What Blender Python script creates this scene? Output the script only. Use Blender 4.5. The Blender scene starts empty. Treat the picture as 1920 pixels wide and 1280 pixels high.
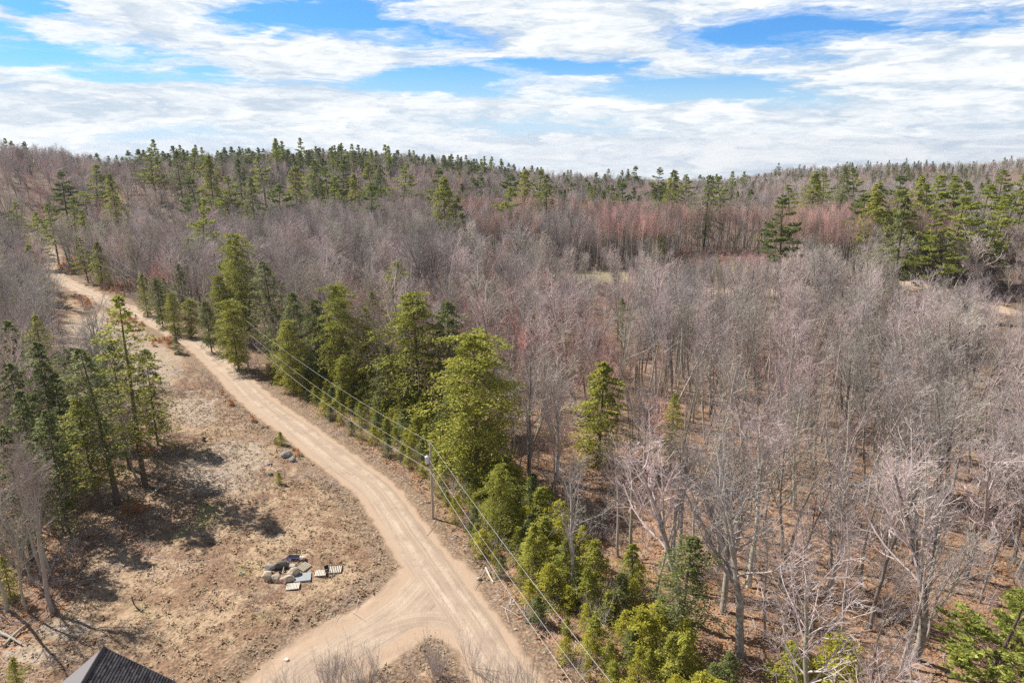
import bpy, math, random
import numpy as np
from mathutils import Vector, Matrix, Euler
R_ = math.radians
sc = bpy.context.scene
col = sc.collection
rng = np.random.default_rng(7)
random.seed(7)

# ------------------------------------------------------------------ camera
PITCH = R_(16.2); CH = 42.0; F = 1281.0
cd = bpy.data.cameras.new('camera'); cam = bpy.data.objects.new('camera', cd); col.objects.link(cam)
cam.location = (0, 0, CH); cam.rotation_euler = (R_(90) - PITCH, 0, 0)
cd.sensor_width = 36; cd.lens = F / 1920 * 36; cd.clip_start = 0.5; cd.clip_end = 9000
sc.camera = cam
sc.view_settings.view_transform = 'Standard'; sc.view_settings.look = 'None'
sc.view_settings.gamma = 1; sc.view_settings.exposure = 0.55
sc.cycles.max_bounces = 5; sc.cycles.diffuse_bounces = 2; sc.cycles.glossy_bounces = 1
sc.cycles.transmission_bounces = 2; sc.cycles.volume_bounces = 0; sc.cycles.use_denoising = False; sc.cycles.denoiser = 'OPENIMAGEDENOISE'; sc.cycles.denoising_input_passes = 'RGB_ALBEDO_NORMAL'; sc.cycles.denoising_prefilter = 'ACCURATE'
sc.cycles.caustics_reflective = False; sc.cycles.caustics_refractive = False

# ------------------------------------------------------------------ node helpers
def nd(nt, typ, inp=None, **kw):
    n = nt.nodes.new(typ)
    for k, v in kw.items(): setattr(n, k, v)
    if inp:
        for k, v in inp.items():
            s = n.inputs[k]
            if isinstance(v, bpy.types.NodeSocket): nt.links.new(v, s)
            else: s.default_value = v
    return n
def mth(nt, op, a, b=0.0, c=None, clamp=False):
    n = nt.nodes.new('ShaderNodeMath'); n.operation = op; n.use_clamp = clamp
    for i, v in enumerate((a, b) if c is None else (a, b, c)):
        if isinstance(v, bpy.types.NodeSocket): nt.links.new(v, n.inputs[i])
        else: n.inputs[i].default_value = v
    return n.outputs[0]
def mixc(nt, f, a, b, blend='MIX'):
    n = nt.nodes.new('ShaderNodeMix'); n.data_type = 'RGBA'; n.blend_type = blend
    for s, v in ((n.inputs[0], f), (n.inputs[6], a), (n.inputs[7], b)):
        if isinstance(v, bpy.types.NodeSocket): nt.links.new(v, s)
        else: s.default_value = v if not isinstance(v, tuple) or len(v) == 4 else (*v, 1)
    return n.outputs[2]
def ramp(nt, f, stops):
    n = nt.nodes.new('ShaderNodeValToRGB'); nt.links.new(f, n.inputs[0])
    els = n.color_ramp.elements
    while len(els) < len(stops): els.new(0.5)
    for e, (p, c) in zip(els, stops): e.position = p; e.color = (*c, 1) if len(c) == 3 else c
    return n.outputs[0]
def sstep(nt, v, a, b):
    n = nt.nodes.new('ShaderNodeMapRange'); n.interpolation_type = 'SMOOTHSTEP'
    nt.links.new(v, n.inputs[0]); n.inputs[1].default_value = a; n.inputs[2].default_value = b
    return n.outputs[0]

# ------------------------------------------------------------------ sun + sky
SUN_EL = R_(47)
sx, sy = -0.88, 0.47                     # the sun stands up-left, a little behind the wood
sdir = Vector((sx, sy, 0)).normalized() * math.cos(SUN_EL) + Vector((0, 0, math.sin(SUN_EL)))
sl = bpy.data.lights.new('sun', 'SUN'); sl.energy = 5.0; sl.angle = R_(0.5); sl.color = (1, 0.95, 0.86)
so = bpy.data.objects.new('sun', sl); col.objects.link(so)
so.rotation_euler = sdir.to_track_quat('Z', 'Y').to_euler(); so.location = (-60, 60, 150)

w = bpy.data.worlds.new('World'); sc.world = w; w.use_nodes = True
nt = w.node_tree; nt.nodes.clear()
sky = nd(nt, 'ShaderNodeTexSky', sky_type='NISHITA', sun_disc=False, sun_elevation=SUN_EL,
         sun_rotation=math.atan2(sx, sy), altitude=200, air_density=1.0, dust_density=0.4, ozone_density=1.5)
tc = nd(nt, 'ShaderNodeTexCoord')
sep = nd(nt, 'ShaderNodeSeparateXYZ', {0: tc.outputs['Generated']})
az = mth(nt, 'ARCTAN2', sep.outputs[0], sep.outputs[1])
el = mth(nt, 'ARCSINE', sep.outputs[2])
comb = nd(nt, 'ShaderNodeCombineXYZ', {0: mth(nt, 'MULTIPLY', az, 3.0), 1: mth(nt, 'MULTIPLY', el, 15.0), 2: 0.0})
warp = nd(nt, 'ShaderNodeTexNoise', {'Vector': comb.outputs[0], 'Scale': 1.6, 'Detail': 5, 'Roughness': 0.6})
wv = nd(nt, 'ShaderNodeVectorMath', {0: warp.outputs['Color'], 1: (0.5, 0.5, 0.5)}, operation='SUBTRACT')
ws = nd(nt, 'ShaderNodeVectorMath', {0: wv.outputs[0], 'Scale': 1.1}, operation='SCALE')
wa = nd(nt, 'ShaderNodeVectorMath', {0: comb.outputs[0], 1: ws.outputs[0]}, operation='ADD')
n1 = nd(nt, 'ShaderNodeTexNoise', {'Vector': wa.outputs[0], 'Scale': 1.35, 'Detail': 9, 'Roughness': 0.62}).outputs[0]
n2 = nd(nt, 'ShaderNodeTexNoise', {'Vector': wa.outputs[0], 'Scale': 4.0, 'Detail': 8, 'Roughness': 0.6}).outputs[0]
wsep = nd(nt, 'ShaderNodeSeparateXYZ', {0: wa.outputs[0]})
# openings of blue between the clouds: (azimuth, elevation, widths), warped by the noise
def azel(px, py):
    a = (px - 960) / F; b = (640 - py) / F
    d = Vector((a, math.cos(PITCH) + b * math.sin(PITCH), -math.sin(PITCH) + b * math.cos(PITCH))).normalized()
    return math.atan2(d.x, d.y), math.asin(d.z)
gap = None
for px, py, rx, ry, amp in [(600, 20, 150, 40, 1.0), (60, 95, 230, 34, .85), (270, 145, 150, 20, 1.0), (830, 158, 160, 22, 1.15),
                       (1310, 168, 230, 28, 1.1), (1480, 50, 170, 45, .9), (1730, 40, 200, 40, .55), (330, 250, 150, 20, .6),
                       (1040, 125, 150, 16, .9), (20, 10, 90, 20, .8), (770, 60, 130, 25, .6), (1000, 235, 190, 16, .5)]:
    a0, e0 = azel(px, py); a1, _ = azel(px + rx, py); _, e1 = azel(px, py - ry)
    dx = mth(nt, 'MULTIPLY', mth(nt, 'SUBTRACT', wsep.outputs[0], a0 * 3.0), 1 / ((a1 - a0) * 3.0))
    dy = mth(nt, 'MULTIPLY', mth(nt, 'SUBTRACT', wsep.outputs[1], e0 * 15.0), 1 / ((e1 - e0) * 15.0))
    q = mth(nt, 'ADD', mth(nt, 'MULTIPLY', dx, dx), mth(nt, 'MULTIPLY', dy, dy))
    g = mth(nt, 'MULTIPLY', mth(nt, 'EXPONENT', mth(nt, 'MULTIPLY', q, -0.8)), amp)
    gap = g if gap is None else mth(nt, 'MAXIMUM', gap, g)
dens = mth(nt, 'ADD', mth(nt, 'SUBTRACT', mth(nt, 'MULTIPLY_ADD', n1, 2.0, -0.12), mth(nt, 'MULTIPLY', gap, 1.3)),
           mth(nt, 'MULTIPLY_ADD', n2, 1.0, -0.5))
cover = sstep(nt, dens, -0.05, 0.75)
high = mth(nt, 'SUBTRACT', 1.0, mth(nt, 'MULTIPLY', sstep(nt, el, 0.2, 0.45), 0.93))
cover = mth(nt, 'MULTIPLY', cover, high)
cshade = sstep(nt, mth(nt, 'ADD', mth(nt, 'MULTIPLY', n2, 0.7), mth(nt, 'MULTIPLY', n1, 0.5)), 0.44, 0.74)
ccol = mixc(nt, cshade, (4.0, 4.75, 5.6), (7.2, 7.35, 7.4))
tint = mixc(nt, sstep(nt, el, .22, .45), (0.30, 0.63, 1.06), (.34, .35, .37))
blue = mixc(nt, 1.0, sky.outputs[0], tint, 'MULTIPLY')
lowb = sstep(nt, el, 0.0, 0.12)
blue = mixc(nt, lowb, (4.2, 5.6, 6.8), blue)
skyc = mixc(nt, cover, blue, ccol)
bg = nd(nt, 'ShaderNodeBackground', {'Color': skyc, 'Strength': 0.1})
wo = nd(nt, 'ShaderNodeOutputWorld', {'Surface': bg.outputs[0]})

# ------------------------------------------------------------------ object helpers
def tag(o, label=None, cat=None, group=None, kind=None):
    if label: o['label'] = label
    if cat: o['category'] = cat
    if group: o['group'] = group
    if kind: o['kind'] = kind
    return o
def empty(name, loc=(0, 0, 0), rz=0, s=1):
    o = bpy.data.objects.new(name, None); col.objects.link(o)
    o.location = loc; o.rotation_euler = (0, 0, rz)
    o.scale = (s, s, s) if not isinstance(s, tuple) else s
    o.empty_display_size = 0.2
    return o
def mobj(name, me, parent=None, link=True):
    o = bpy.data.objects.new(name, me)
    if link: col.objects.link(o)
    if parent: o.parent = parent
    return o
def mkmesh(name, V, Fc, mats, mi=None, smooth=False):
    """V (N,3); Fc list of face arrays, each (M,k)"""
    me = bpy.data.meshes.new(name)
    V = np.asarray(V, dtype=np.float32)
    if not isinstance(Fc, list): Fc = [Fc]
    Fc = [np.asarray(f, dtype=np.int32) for f in Fc if len(f)]
    loops = np.concatenate([f.ravel() for f in Fc]); cnt = np.concatenate([np.full(len(f), f.shape[1], np.int32) for f in Fc])
    st = np.concatenate([[0], np.cumsum(cnt)[:-1]]).astype(np.int32)
    me.vertices.add(len(V)); me.vertices.foreach_set('co', V.ravel())
    me.loops.add(len(loops)); me.loops.foreach_set('vertex_index', loops)
    me.polygons.add(len(cnt)); me.polygons.foreach_set('loop_start', st); me.polygons.foreach_set('loop_total', cnt)
    for m in (mats if isinstance(mats, (list, tuple)) else [mats]): me.materials.append(m)
    if mi is not None: me.polygons.foreach_set('material_index', np.asarray(mi, np.int32))
    me.polygons.foreach_set('use_smooth', np.full(len(cnt), bool(smooth)))
    me.update(calc_edges=True)
    return me
def attr(me, name, vals):
    a = me.attributes.new(name, 'FLOAT', 'POINT'); a.data.foreach_set('value', np.asarray(vals, np.float32))

class Bag:                                 # collects vertices and faces of one mesh
    def __init__(s): s.V = []; s.F3 = []; s.F4 = []; s.n = 0
    def add(s, V, F4=None, F3=None):
        V = np.asarray(V, float).reshape(-1, 3)
        if F4 is not None and len(F4): s.F4.append(np.asarray(F4) + s.n)
        if F3 is not None and len(F3): s.F3.append(np.asarray(F3) + s.n)
        s.V.append(V); s.n += len(V)
    def tubes(s, P, Rd, k=3):
        """P (N,n,3) polylines, Rd (N,n) radii"""
        P = np.asarray(P, float); Rd = np.asarray(Rd, float); N, n, _ = P.shape
        T = np.empty_like(P); T[:, 1:-1] = P[:, 2:] - P[:, :-2]; T[:, 0] = P[:, 1] - P[:, 0]; T[:, -1] = P[:, -1] - P[:, -2]
        T /= np.linalg.norm(T, axis=2, keepdims=True) + 1e-9
        main = T.mean(axis=1); ref = np.where(np.abs(main[:, 2:3]) > 0.8, np.array([[1., 0.1, 0]]), np.array([[0.1, 0.05, 1.]]))[:, None, :]
        U = np.cross(T, np.broadcast_to(ref, T.shape)); U /= np.linalg.norm(U, axis=2, keepdims=True) + 1e-9
        W = np.cross(T, U)
        a = np.arange(k) * 2 * np.pi / k
        V = P[:, :, None, :] + Rd[:, :, None, None] * (np.cos(a)[None, None, :, None] * U[:, :, None, :] + np.sin(a)[None, None, :, None] * W[:, :, None, :])
        i = np.arange(N)[:, None, None] * n * k; j = np.arange(n - 1)[None, :, None] * k; q = np.arange(k)[None, None, :]; q2 = (q + 1) % k
        b = i + j
        Fq = np.stack([b + q, b + q2, b + k + q2, b + k + q], -1).reshape(-1, 4)
        s.add(V, Fq)
    def box(s, lo, hi, M=None):
        x0, y0, z0 = lo; x1, y1, z1 = hi
        V = np.array([(x0, y0, z0), (x1, y0, z0), (x1, y1, z0), (x0, y1, z0), (x0, y0, z1), (x1, y0, z1), (x1, y1, z1), (x0, y1, z1)], float)
        if M is not None: V = np.array([tuple(M @ Vector(v)) for v in V])
        s.add(V, [(0, 3, 2, 1), (4, 5, 6, 7), (0, 1, 5, 4), (1, 2, 6, 5), (2, 3, 7, 6), (3, 0, 4, 7)])
    def mesh(s, name, mats, smooth=False):
        return mkmesh(name, np.concatenate(s.V), [np.concatenate(f) for f in (s.F4, s.F3) if f], mats, smooth=smooth)

# ------------------------------------------------------------------ numpy value noise
def vnoise(x, y, s, seed=0):
    x = np.asarray(x, float) / s; y = np.asarray(y, float) / s
    xi = np.floor(x).astype(np.int64); yi = np.floor(y).astype(np.int64); fx = x - xi; fy = y - yi
    fx = fx * fx * (3 - 2 * fx); fy = fy * fy * (3 - 2 * fy)
    def h(a, b):
        n = (a * 374761393 + b * 668265263 + seed * 974634777) & 0xffffffff
        n = ((n ^ (n >> 13)) * 1274126177) & 0xffffffff
        return ((n ^ (n >> 16)) & 0xffff) / 65535.0
    return (h(xi, yi) * (1 - fx) + h(xi + 1, yi) * fx) * (1 - fy) + (h(xi, yi + 1) * (1 - fx) + h(xi + 1, yi + 1) * fx) * fy
def ss(v, a, b):
    t = np.clip((np.asarray(v, float) - a) / (b - a), 0, 1); return t * t * (3 - 2 * t)

# ------------------------------------------------------------------ pixels -> ground
CP, SP = math.cos(PITCH), math.sin(PITCH)
def ray(px, py):
    a = (px - 960) / F; b = (640 - py) / F
    return np.array([a, CP + b * SP, -SP + b * CP])
def flat(px, py, z=0.0):
    d = ray(px, py); t = (z - CH) / d[2]; return np.array([d[0] * t, d[1] * t])
def proj(x, y, z):
    z = np.asarray(z, float) - CH
    dep = y * CP - z * SP; up = y * SP + z * CP
    return 960 + F * x / dep, 640 - F * up / dep, dep
def px2az(px): return math.atan2((px - 960) / F, CP + (640 - 320) / F * SP)

def polydist(x, y, pts):
    """distance to a polyline, and the parameter along it"""
    best = np.full(np.shape(x), 1e9); al = np.zeros(np.shape(x)); side = np.zeros(np.shape(x)); L = 0
    for (x0, y0), (x1, y1) in zip(pts[:-1], pts[1:]):
        dx, dy = x1 - x0, y1 - y0; l = math.hypot(dx, dy) + 1e-9
        t = np.clip(((x - x0) * dx + (y - y0) * dy) / l ** 2, 0, 1)
        d = np.hypot(x - x0 - t * dx, y - y0 - t * dy); m = d < best
        best = np.where(m, d, best); al = np.where(m, L + t * l, al); L += l
    return best, al
def smooth_pts(pts, n=6):
    P = np.array(pts, float); out = []
    Q = np.vstack([2 * P[0] - P[1], P, 2 * P[-1] - P[-2]])
    for i in range(1, len(Q) - 2):
        for t in np.arange(n) / n:
            a, b, c, d = Q[i - 1], Q[i], Q[i + 1], Q[i + 2]
            out.append(0.5 * ((2 * b) + (c - a) * t + (2 * a - 5 * b + 4 * c - d) * t ** 2 + (3 * b - a - 3 * c + d) * t ** 3))
    out.append(P[-1]); return np.array(out)
road_px = [(1060, 1440), (1000, 1350), (945, 1265), (890, 1180), (830, 1095), (762, 998), (706, 920), (640, 868), (562, 808), (478, 746), (425, 693), (370, 645), (320, 617), (265, 590), (207, 567), (143, 538), (105, 517), (88, 500), (100, 482), (86, 472), (70, 462)]
ROAD = smooth_pts([flat(*p) for p in road_px])
DRIVE = smooth_pts([flat(*p) for p in [(815, 1085), (765, 1140), (700, 1185), (630, 1225), (570, 1270), (500, 1340)]])
DRIVE2 = smooth_pts([flat(*p) for p in [(905, 1205), (850, 1165), (780, 1160), (700, 1185)]])
LANE = smooth_pts([(38, 215), (49, 203), (56, 196), (75, 196), (100, 205), (119, 203), (124, 190), (128, 174), (140, 160), (160, 148)])
LANE_R = [(119, 203), (124, 190)]

ridge_px = [-600, 0, 120, 200, 290, 450, 620, 800, 960, 1100, 1300, 1500, 1700, 1920, 2500]
ridge_z = [30, 30, 27, 20.5, 21, 21.5, 21.5, 18, 10, 5, 3, 3, 4, 4, 4]
ridge_az = [px2az(p) for p in ridge_px]
far_az = [px2az(p) for p in (1350, 1480, 1600, 1750, 1850, 1960, 2400)]
far_z = [-18, 0, 6, 8, 13, 22, 30]
def th(x, y, micro=True):
    x = np.asarray(x, float); y = np.asarray(y, float)
    R = np.hypot(x, y); A = np.arctan2(x, np.maximum(y, 1e-3))
    r0 = np.interp(A, [-.55, -.38], [310, 230])
    z = np.interp(A, ridge_az, ridge_z) * ss(R, r0, 480) * (1 - ss(R, 540, 760))
    z = z + np.interp(A, far_az, far_z, left=-18) * np.exp(-((R - 930) / 220.) ** 2) - 24 * ss(R, 540, 800) * (1 - np.exp(-((R - 930) / 220.) ** 2)) - np.clip(R - 1100, 0, None) * 0.055
    z = z + 7 * ss(R, 215, 275) * ss(A, px2az(1560), px2az(1760)) * (1 - ss(R, 300, 520))
    z = z + (vnoise(x, y, 90, 3) - .5) * 6 * ss(R, 260, 420)
    if micro:
        d, _ = polydist(x, y, ROAD); d2, _ = polydist(x, y, DRIVE); d3, _ = polydist(x, y, DRIVE2); dd = np.minimum(np.minimum(d, d2), d3)
        k = ss(dd, 3.2, 9)
        z = z + k * ((vnoise(x, y, 22, 1) - .5) * 1.3 + (vnoise(x, y, 6, 2) - .5) * .45)
        k2 = ss(dd, 2.8, 3.6)
        z = z + k2 * ((vnoise(x, y, 1.1, 4) - .5) * .22 + (vnoise(x, y, .55, 5) - .5) * .12)
    return z
def gz(x, y): return float(th(np.array([x]), np.array([y]))[0])
def ground(px, py):
    """walk down the ray of a photo pixel to the terrain"""
    d = ray(px, py); t = np.linspace(30, 1500, 3000) / d[1]
    X, Y, Z = d[0] * t, d[1] * t, CH + d[2] * t
    hit = np.nonzero(Z < th(X, Y, False))[0]; i = hit[0] if len(hit) else -1
    x, y = X[i], Y[i]; return x, y, gz(x, y)
def height_to(x, y, py):
    """height of something standing at x,y whose top shows at row py"""
    b = (640 - py) / F; t = y / (CP + b * SP); return CH + t * (-SP + b * CP) - gz(x, y)

def inpoly(x, y, poly):
    x = np.asarray(x, float); y = np.asarray(y, float); c = np.zeros(x.shape, bool); n = len(poly)
    for i in range(n):
        x0, y0 = poly[i]; x1, y1 = poly[i - 1]
        if y0 == y1: continue
        c ^= ((y0 > y) != (y1 > y)) & (x < (x1 - x0) * (y - y0) / (y1 - y0) + x0)
    return c
CLEAR = [flat(*p) for p in [(92, 540), (118, 600), (120, 690), (210, 760), (300, 790), (270, 850), (200, 900), (110, 930), (110, 1010), (150, 1070), (130, 1140), (70, 1200), (-60, 1270), (-200, 1500), (1080, 1500), (1040, 1400), (985, 1320), (760, 998), (640, 868), (478, 746), (370, 645), (265, 590), (143, 538)]]
GLADE = [flat(*p) for p in [(1080, 505), (1180, 503), (1180, 530), (1070, 535)]]
SHRUBGAP = [flat(*p) for p in [(1275, 478), (1490, 478), (1500, 500), (1430, 520), (1290, 520), (1250, 500)]]

# ------------------------------------------------------------------ materials
def newmat(name):
    m = bpy.data.materials.new(name); m.use_nodes = True; nt = m.node_tree
    p = nt.nodes['Principled BSDF']; p.inputs['Roughness'].default_value = 0.85; p.inputs['Specular IOR Level'].default_value = 0.2
    return m, nt, p
def simple(name, c, rough=0.7, var=0.15, scale=8, metal=0, bump=0.0):
    m, nt, p = newmat(name); t = nd(nt, 'ShaderNodeTexCoord')
    n = nd(nt, 'ShaderNodeTexNoise', {'Vector': t.outputs['Object'], 'Scale': scale, 'Detail': 5})
    c0 = tuple(v * (1 - var * 2) for v in c); c1 = tuple(min(1, v * (1 + var * 2)) for v in c)
    nt.links.new(mixc(nt, n.outputs[0], c0, c1), p.inputs['Base Color'])
    p.inputs['Roughness'].default_value = rough; p.inputs['Metallic'].default_value = metal
    if bump: nt.links.new(nd(nt, 'ShaderNodeBump', {'Strength': bump, 'Distance': 0.05, 'Height': n.outputs[0]}).outputs[0], p.inputs['Normal'])
    return m
def bark(name, c0, c1, c2):
    m, nt, p = newmat(name); t = nd(nt, 'ShaderNodeTexCoord'); oi = nd(nt, 'ShaderNodeObjectInfo')
    n = nd(nt, 'ShaderNodeTexNoise', {'Vector': t.outputs['Object'], 'Scale': 2.5, 'Detail': 6, 'Roughness': .7})
    a = mixc(nt, sstep(nt, n.outputs[0], .35, .65), c0, c1)
    geo = nd(nt, 'ShaderNodeNewGeometry')
    rg = nd(nt, 'ShaderNodeTexNoise', {'Vector': geo.outputs['Position'], 'Scale': 0.045, 'Detail': 3, 'Roughness': .6})
    pick = mth(nt, 'ADD', mth(nt, 'MULTIPLY', rg.outputs[0], 1.3), mth(nt, 'MULTIPLY_ADD', oi.outputs['Random'], .7, -.5))
    a = mixc(nt, sstep(nt, pick, .35, .85), a, c2)
    hz = nd(nt, 'ShaderNodeTexWhiteNoise', {'W': mth(nt, 'MULTIPLY', oi.outputs['Random'], 37.7)}, noise_dimensions='1D').outputs[0]
    a = mixc(nt, mth(nt, 'MULTIPLY', sstep(nt, hz, .72, .8), .5), a, (.42, .42, .30)); a = mixc(nt, mth(nt, 'MULTIPLY', sstep(nt, hz, .2, .12), .6), a, (.30, .24, .21))
    v = mth(nt, 'MULTIPLY_ADD', oi.outputs['Random'], .7, .62)
    a = mixc(nt, 1.0, a, nd(nt, 'ShaderNodeCombineColor', {0: v, 1: v, 2: v}).outputs[0], 'MULTIPLY')
    nt.links.new(a, p.inputs['Base Color']); return m
M_trunk = bark('bark', (0.15, 0.12, 0.10), (0.50, 0.46, 0.42), (0.40, 0.35, 0.31))
M_twig = bark('twigs', (0.45, 0.39, 0.375), (0.67, 0.61, 0.58), (0.57, 0.45, 0.44))
M_twigr = bark('red_twigs', (0.56, 0.38, 0.34), (0.67, 0.50, 0.45), (0.65, 0.37, 0.34))
M_ptrunk = simple('pine_bark', (0.13, 0.10, 0.08), .9, .25, 4)
def foliage(name, dark, mid, light, trans=.25):
    m, nt, p = newmat(name); t = nd(nt, 'ShaderNodeTexCoord'); oi = nd(nt, 'ShaderNodeObjectInfo')
    n = nd(nt, 'ShaderNodeTexNoise', {'Vector': t.outputs['Object'], 'Scale': .9, 'Detail': 5, 'Roughness': .65})
    geo = nd(nt, 'ShaderNodeNewGeometry')
    f = mth(nt, 'ADD', n.outputs[0], mth(nt, 'MULTIPLY_ADD', geo.outputs['Random Per Island'], .5, -.25))
    f = mth(nt, 'ADD', f, mth(nt, 'MULTIPLY_ADD', oi.outputs['Random'], .16, -.06))
    c = ramp(nt, f, [(.28, dark), (.5, mid), (.75, light)])
    nt.links.new(c, p.inputs['Base Color']); p.inputs['Roughness'].default_value = .6
    tr = nd(nt, 'ShaderNodeBsdfTranslucent', {'Color': c})
    mx = nd(nt, 'ShaderNodeMixShader', {0: trans, 1: p.outputs[0], 2: tr.outputs[0]})
    nt.links.new(mx.outputs[0], nt.nodes['Material Output'].inputs[0]); return m
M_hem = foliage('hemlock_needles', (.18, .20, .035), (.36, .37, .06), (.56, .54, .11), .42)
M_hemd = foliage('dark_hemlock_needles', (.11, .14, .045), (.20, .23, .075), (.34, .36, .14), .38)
M_pine = foliage('pine_needles', (.19, .22, .05), (.36, .40, .085), (.56, .58, .16), .42)
M_pined = foliage('dark_pine_needles', (.10, .14, .045), (.20, .25, .07), (.36, .40, .13), .38)
M_yel = foliage('yellow_green_needles', (.24, .25, .03), (.44, .42, .05), (.62, .56, .09), .4)
M_orange = foliage('rusty_bracken', (.40, .17, .07), (.60, .29, .13), (.72, .44, .24), .25)

def ground_mat():
    m, nt, p = newmat('ground'); geo = nd(nt, 'ShaderNodeNewGeometry'); P = geo.outputs['Position']
    A = lambda n: nd(nt, 'ShaderNodeAttribute', attribute_name=n).outputs['Fac']
    N = lambda s, d=6, r=.6: nd(nt, 'ShaderNodeTexNoise', {'Vector': P, 'Scale': s, 'Detail': d, 'Roughness': r}).outputs[0]
    big, mid, fine = N(.06, 4), N(.5, 6, .65), N(3.2, 6, .7)
    vor = nd(nt, 'ShaderNodeTexVoronoi', {'Vector': P, 'Scale': 3.5, 'Randomness': 1}); vr = vor.outputs['Color']
    vsep = nd(nt, 'ShaderNodeSeparateColor', {0: vr}).outputs[0]
    litter = ramp(nt, fine, [(.3, (.13, .085, .05)), (.45, (.31, .19, .115)), (.6, (.46, .30, .19)), (.75, (.56, .42, .30))])
    litter = mixc(nt, sstep(nt, mid, .4, .62), litter, mixc(nt, fine, (.20, .11, .07), (.44, .27, .175)))
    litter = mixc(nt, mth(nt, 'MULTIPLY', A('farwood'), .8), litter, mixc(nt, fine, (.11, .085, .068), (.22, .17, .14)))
    clr = ramp(nt, fine, [(.26, (.15, .10, .065)), (.40, (.32, .22, .14)), (.56, (.46, .33, .22)), (.75, (.58, .44, .32))])
    brown = ramp(nt, fine, [(.3, (.10, .06, .04)), (.5, (.25, .155, .10)), (.72, (.42, .29, .19))])
    clr = mixc(nt, sstep(nt, mth(nt, 'ADD', mth(nt, 'MULTIPLY', mid, .6), mth(nt, 'MULTIPLY', N(.14, 4), .6)), .52, .66), clr, brown)
    grn = sstep(nt, mth(nt, 'ADD', N(.12, 5), mth(nt, 'MULTIPLY', vsep, .06)), .62, .74)
    clr = mixc(nt, mth(nt, 'MULTIPLY', grn, .7), clr, (.30, .30, .11))
    c = mixc(nt, sstep(nt, mth(nt, 'ADD', A('clearing'), mth(nt, 'MULTIPLY_ADD', mid, .8, -.4)), .35, .65), litter, clr)
    rk = mixc(nt, vsep, (.26, .22, .19), (.54, .47, .41))
    rk = mixc(nt, sstep(nt, fine, .42, .6), rk, (.42, .30, .20))
    c = mixc(nt, mth(nt, 'MULTIPLY', sstep(nt, mth(nt, 'ADD', A('rocky'), mth(nt, 'MULTIPLY_ADD', mid, 1.6, -.8)), .45, .7), .85), c, rk)
    rd = mth(nt, 'ADD', A('rd'), mth(nt, 'MULTIPLY_ADD', mid, 1.8, -.9))
    rd = mth(nt, 'ADD', rd, mth(nt, 'MULTIPLY_ADD', fine, 1.2, -.6))
    verge = ramp(nt, fine, [(.32, (.09, .06, .04)), (.5, (.25, .17, .115)), (.68, (.46, .345, .255))])
    c = mixc(nt, sstep(nt, rd, 3.6, 2.2), c, verge)
    dirt = mixc(nt, fine, (.38, .27, .19), (.52, .385, .285))
    c = mixc(nt, sstep(nt, rd, 0.75, .15), c, dirt)
    c = mixc(nt, mth(nt, 'MULTIPLY', A('grass'), .5), c, (.34, .32, .17))
    nt.links.new(c, p.inputs['Base Color'])
    bn = mth(nt, 'ADD', mth(nt, 'MULTIPLY', fine, .6), mth(nt, 'MULTIPLY', vor.outputs['Distance'], .5))
    b = nd(nt, 'ShaderNodeBump', {'Strength': mth(nt, 'MULTIPLY_ADD', sstep(nt, rd, .2, 1.6), .7, .2), 'Distance': .16, 'Height': bn})
    nt.links.new(b.outputs[0], p.inputs['Normal']); p.inputs['Roughness'].default_value = .95; return m
M_ground = ground_mat()
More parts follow.
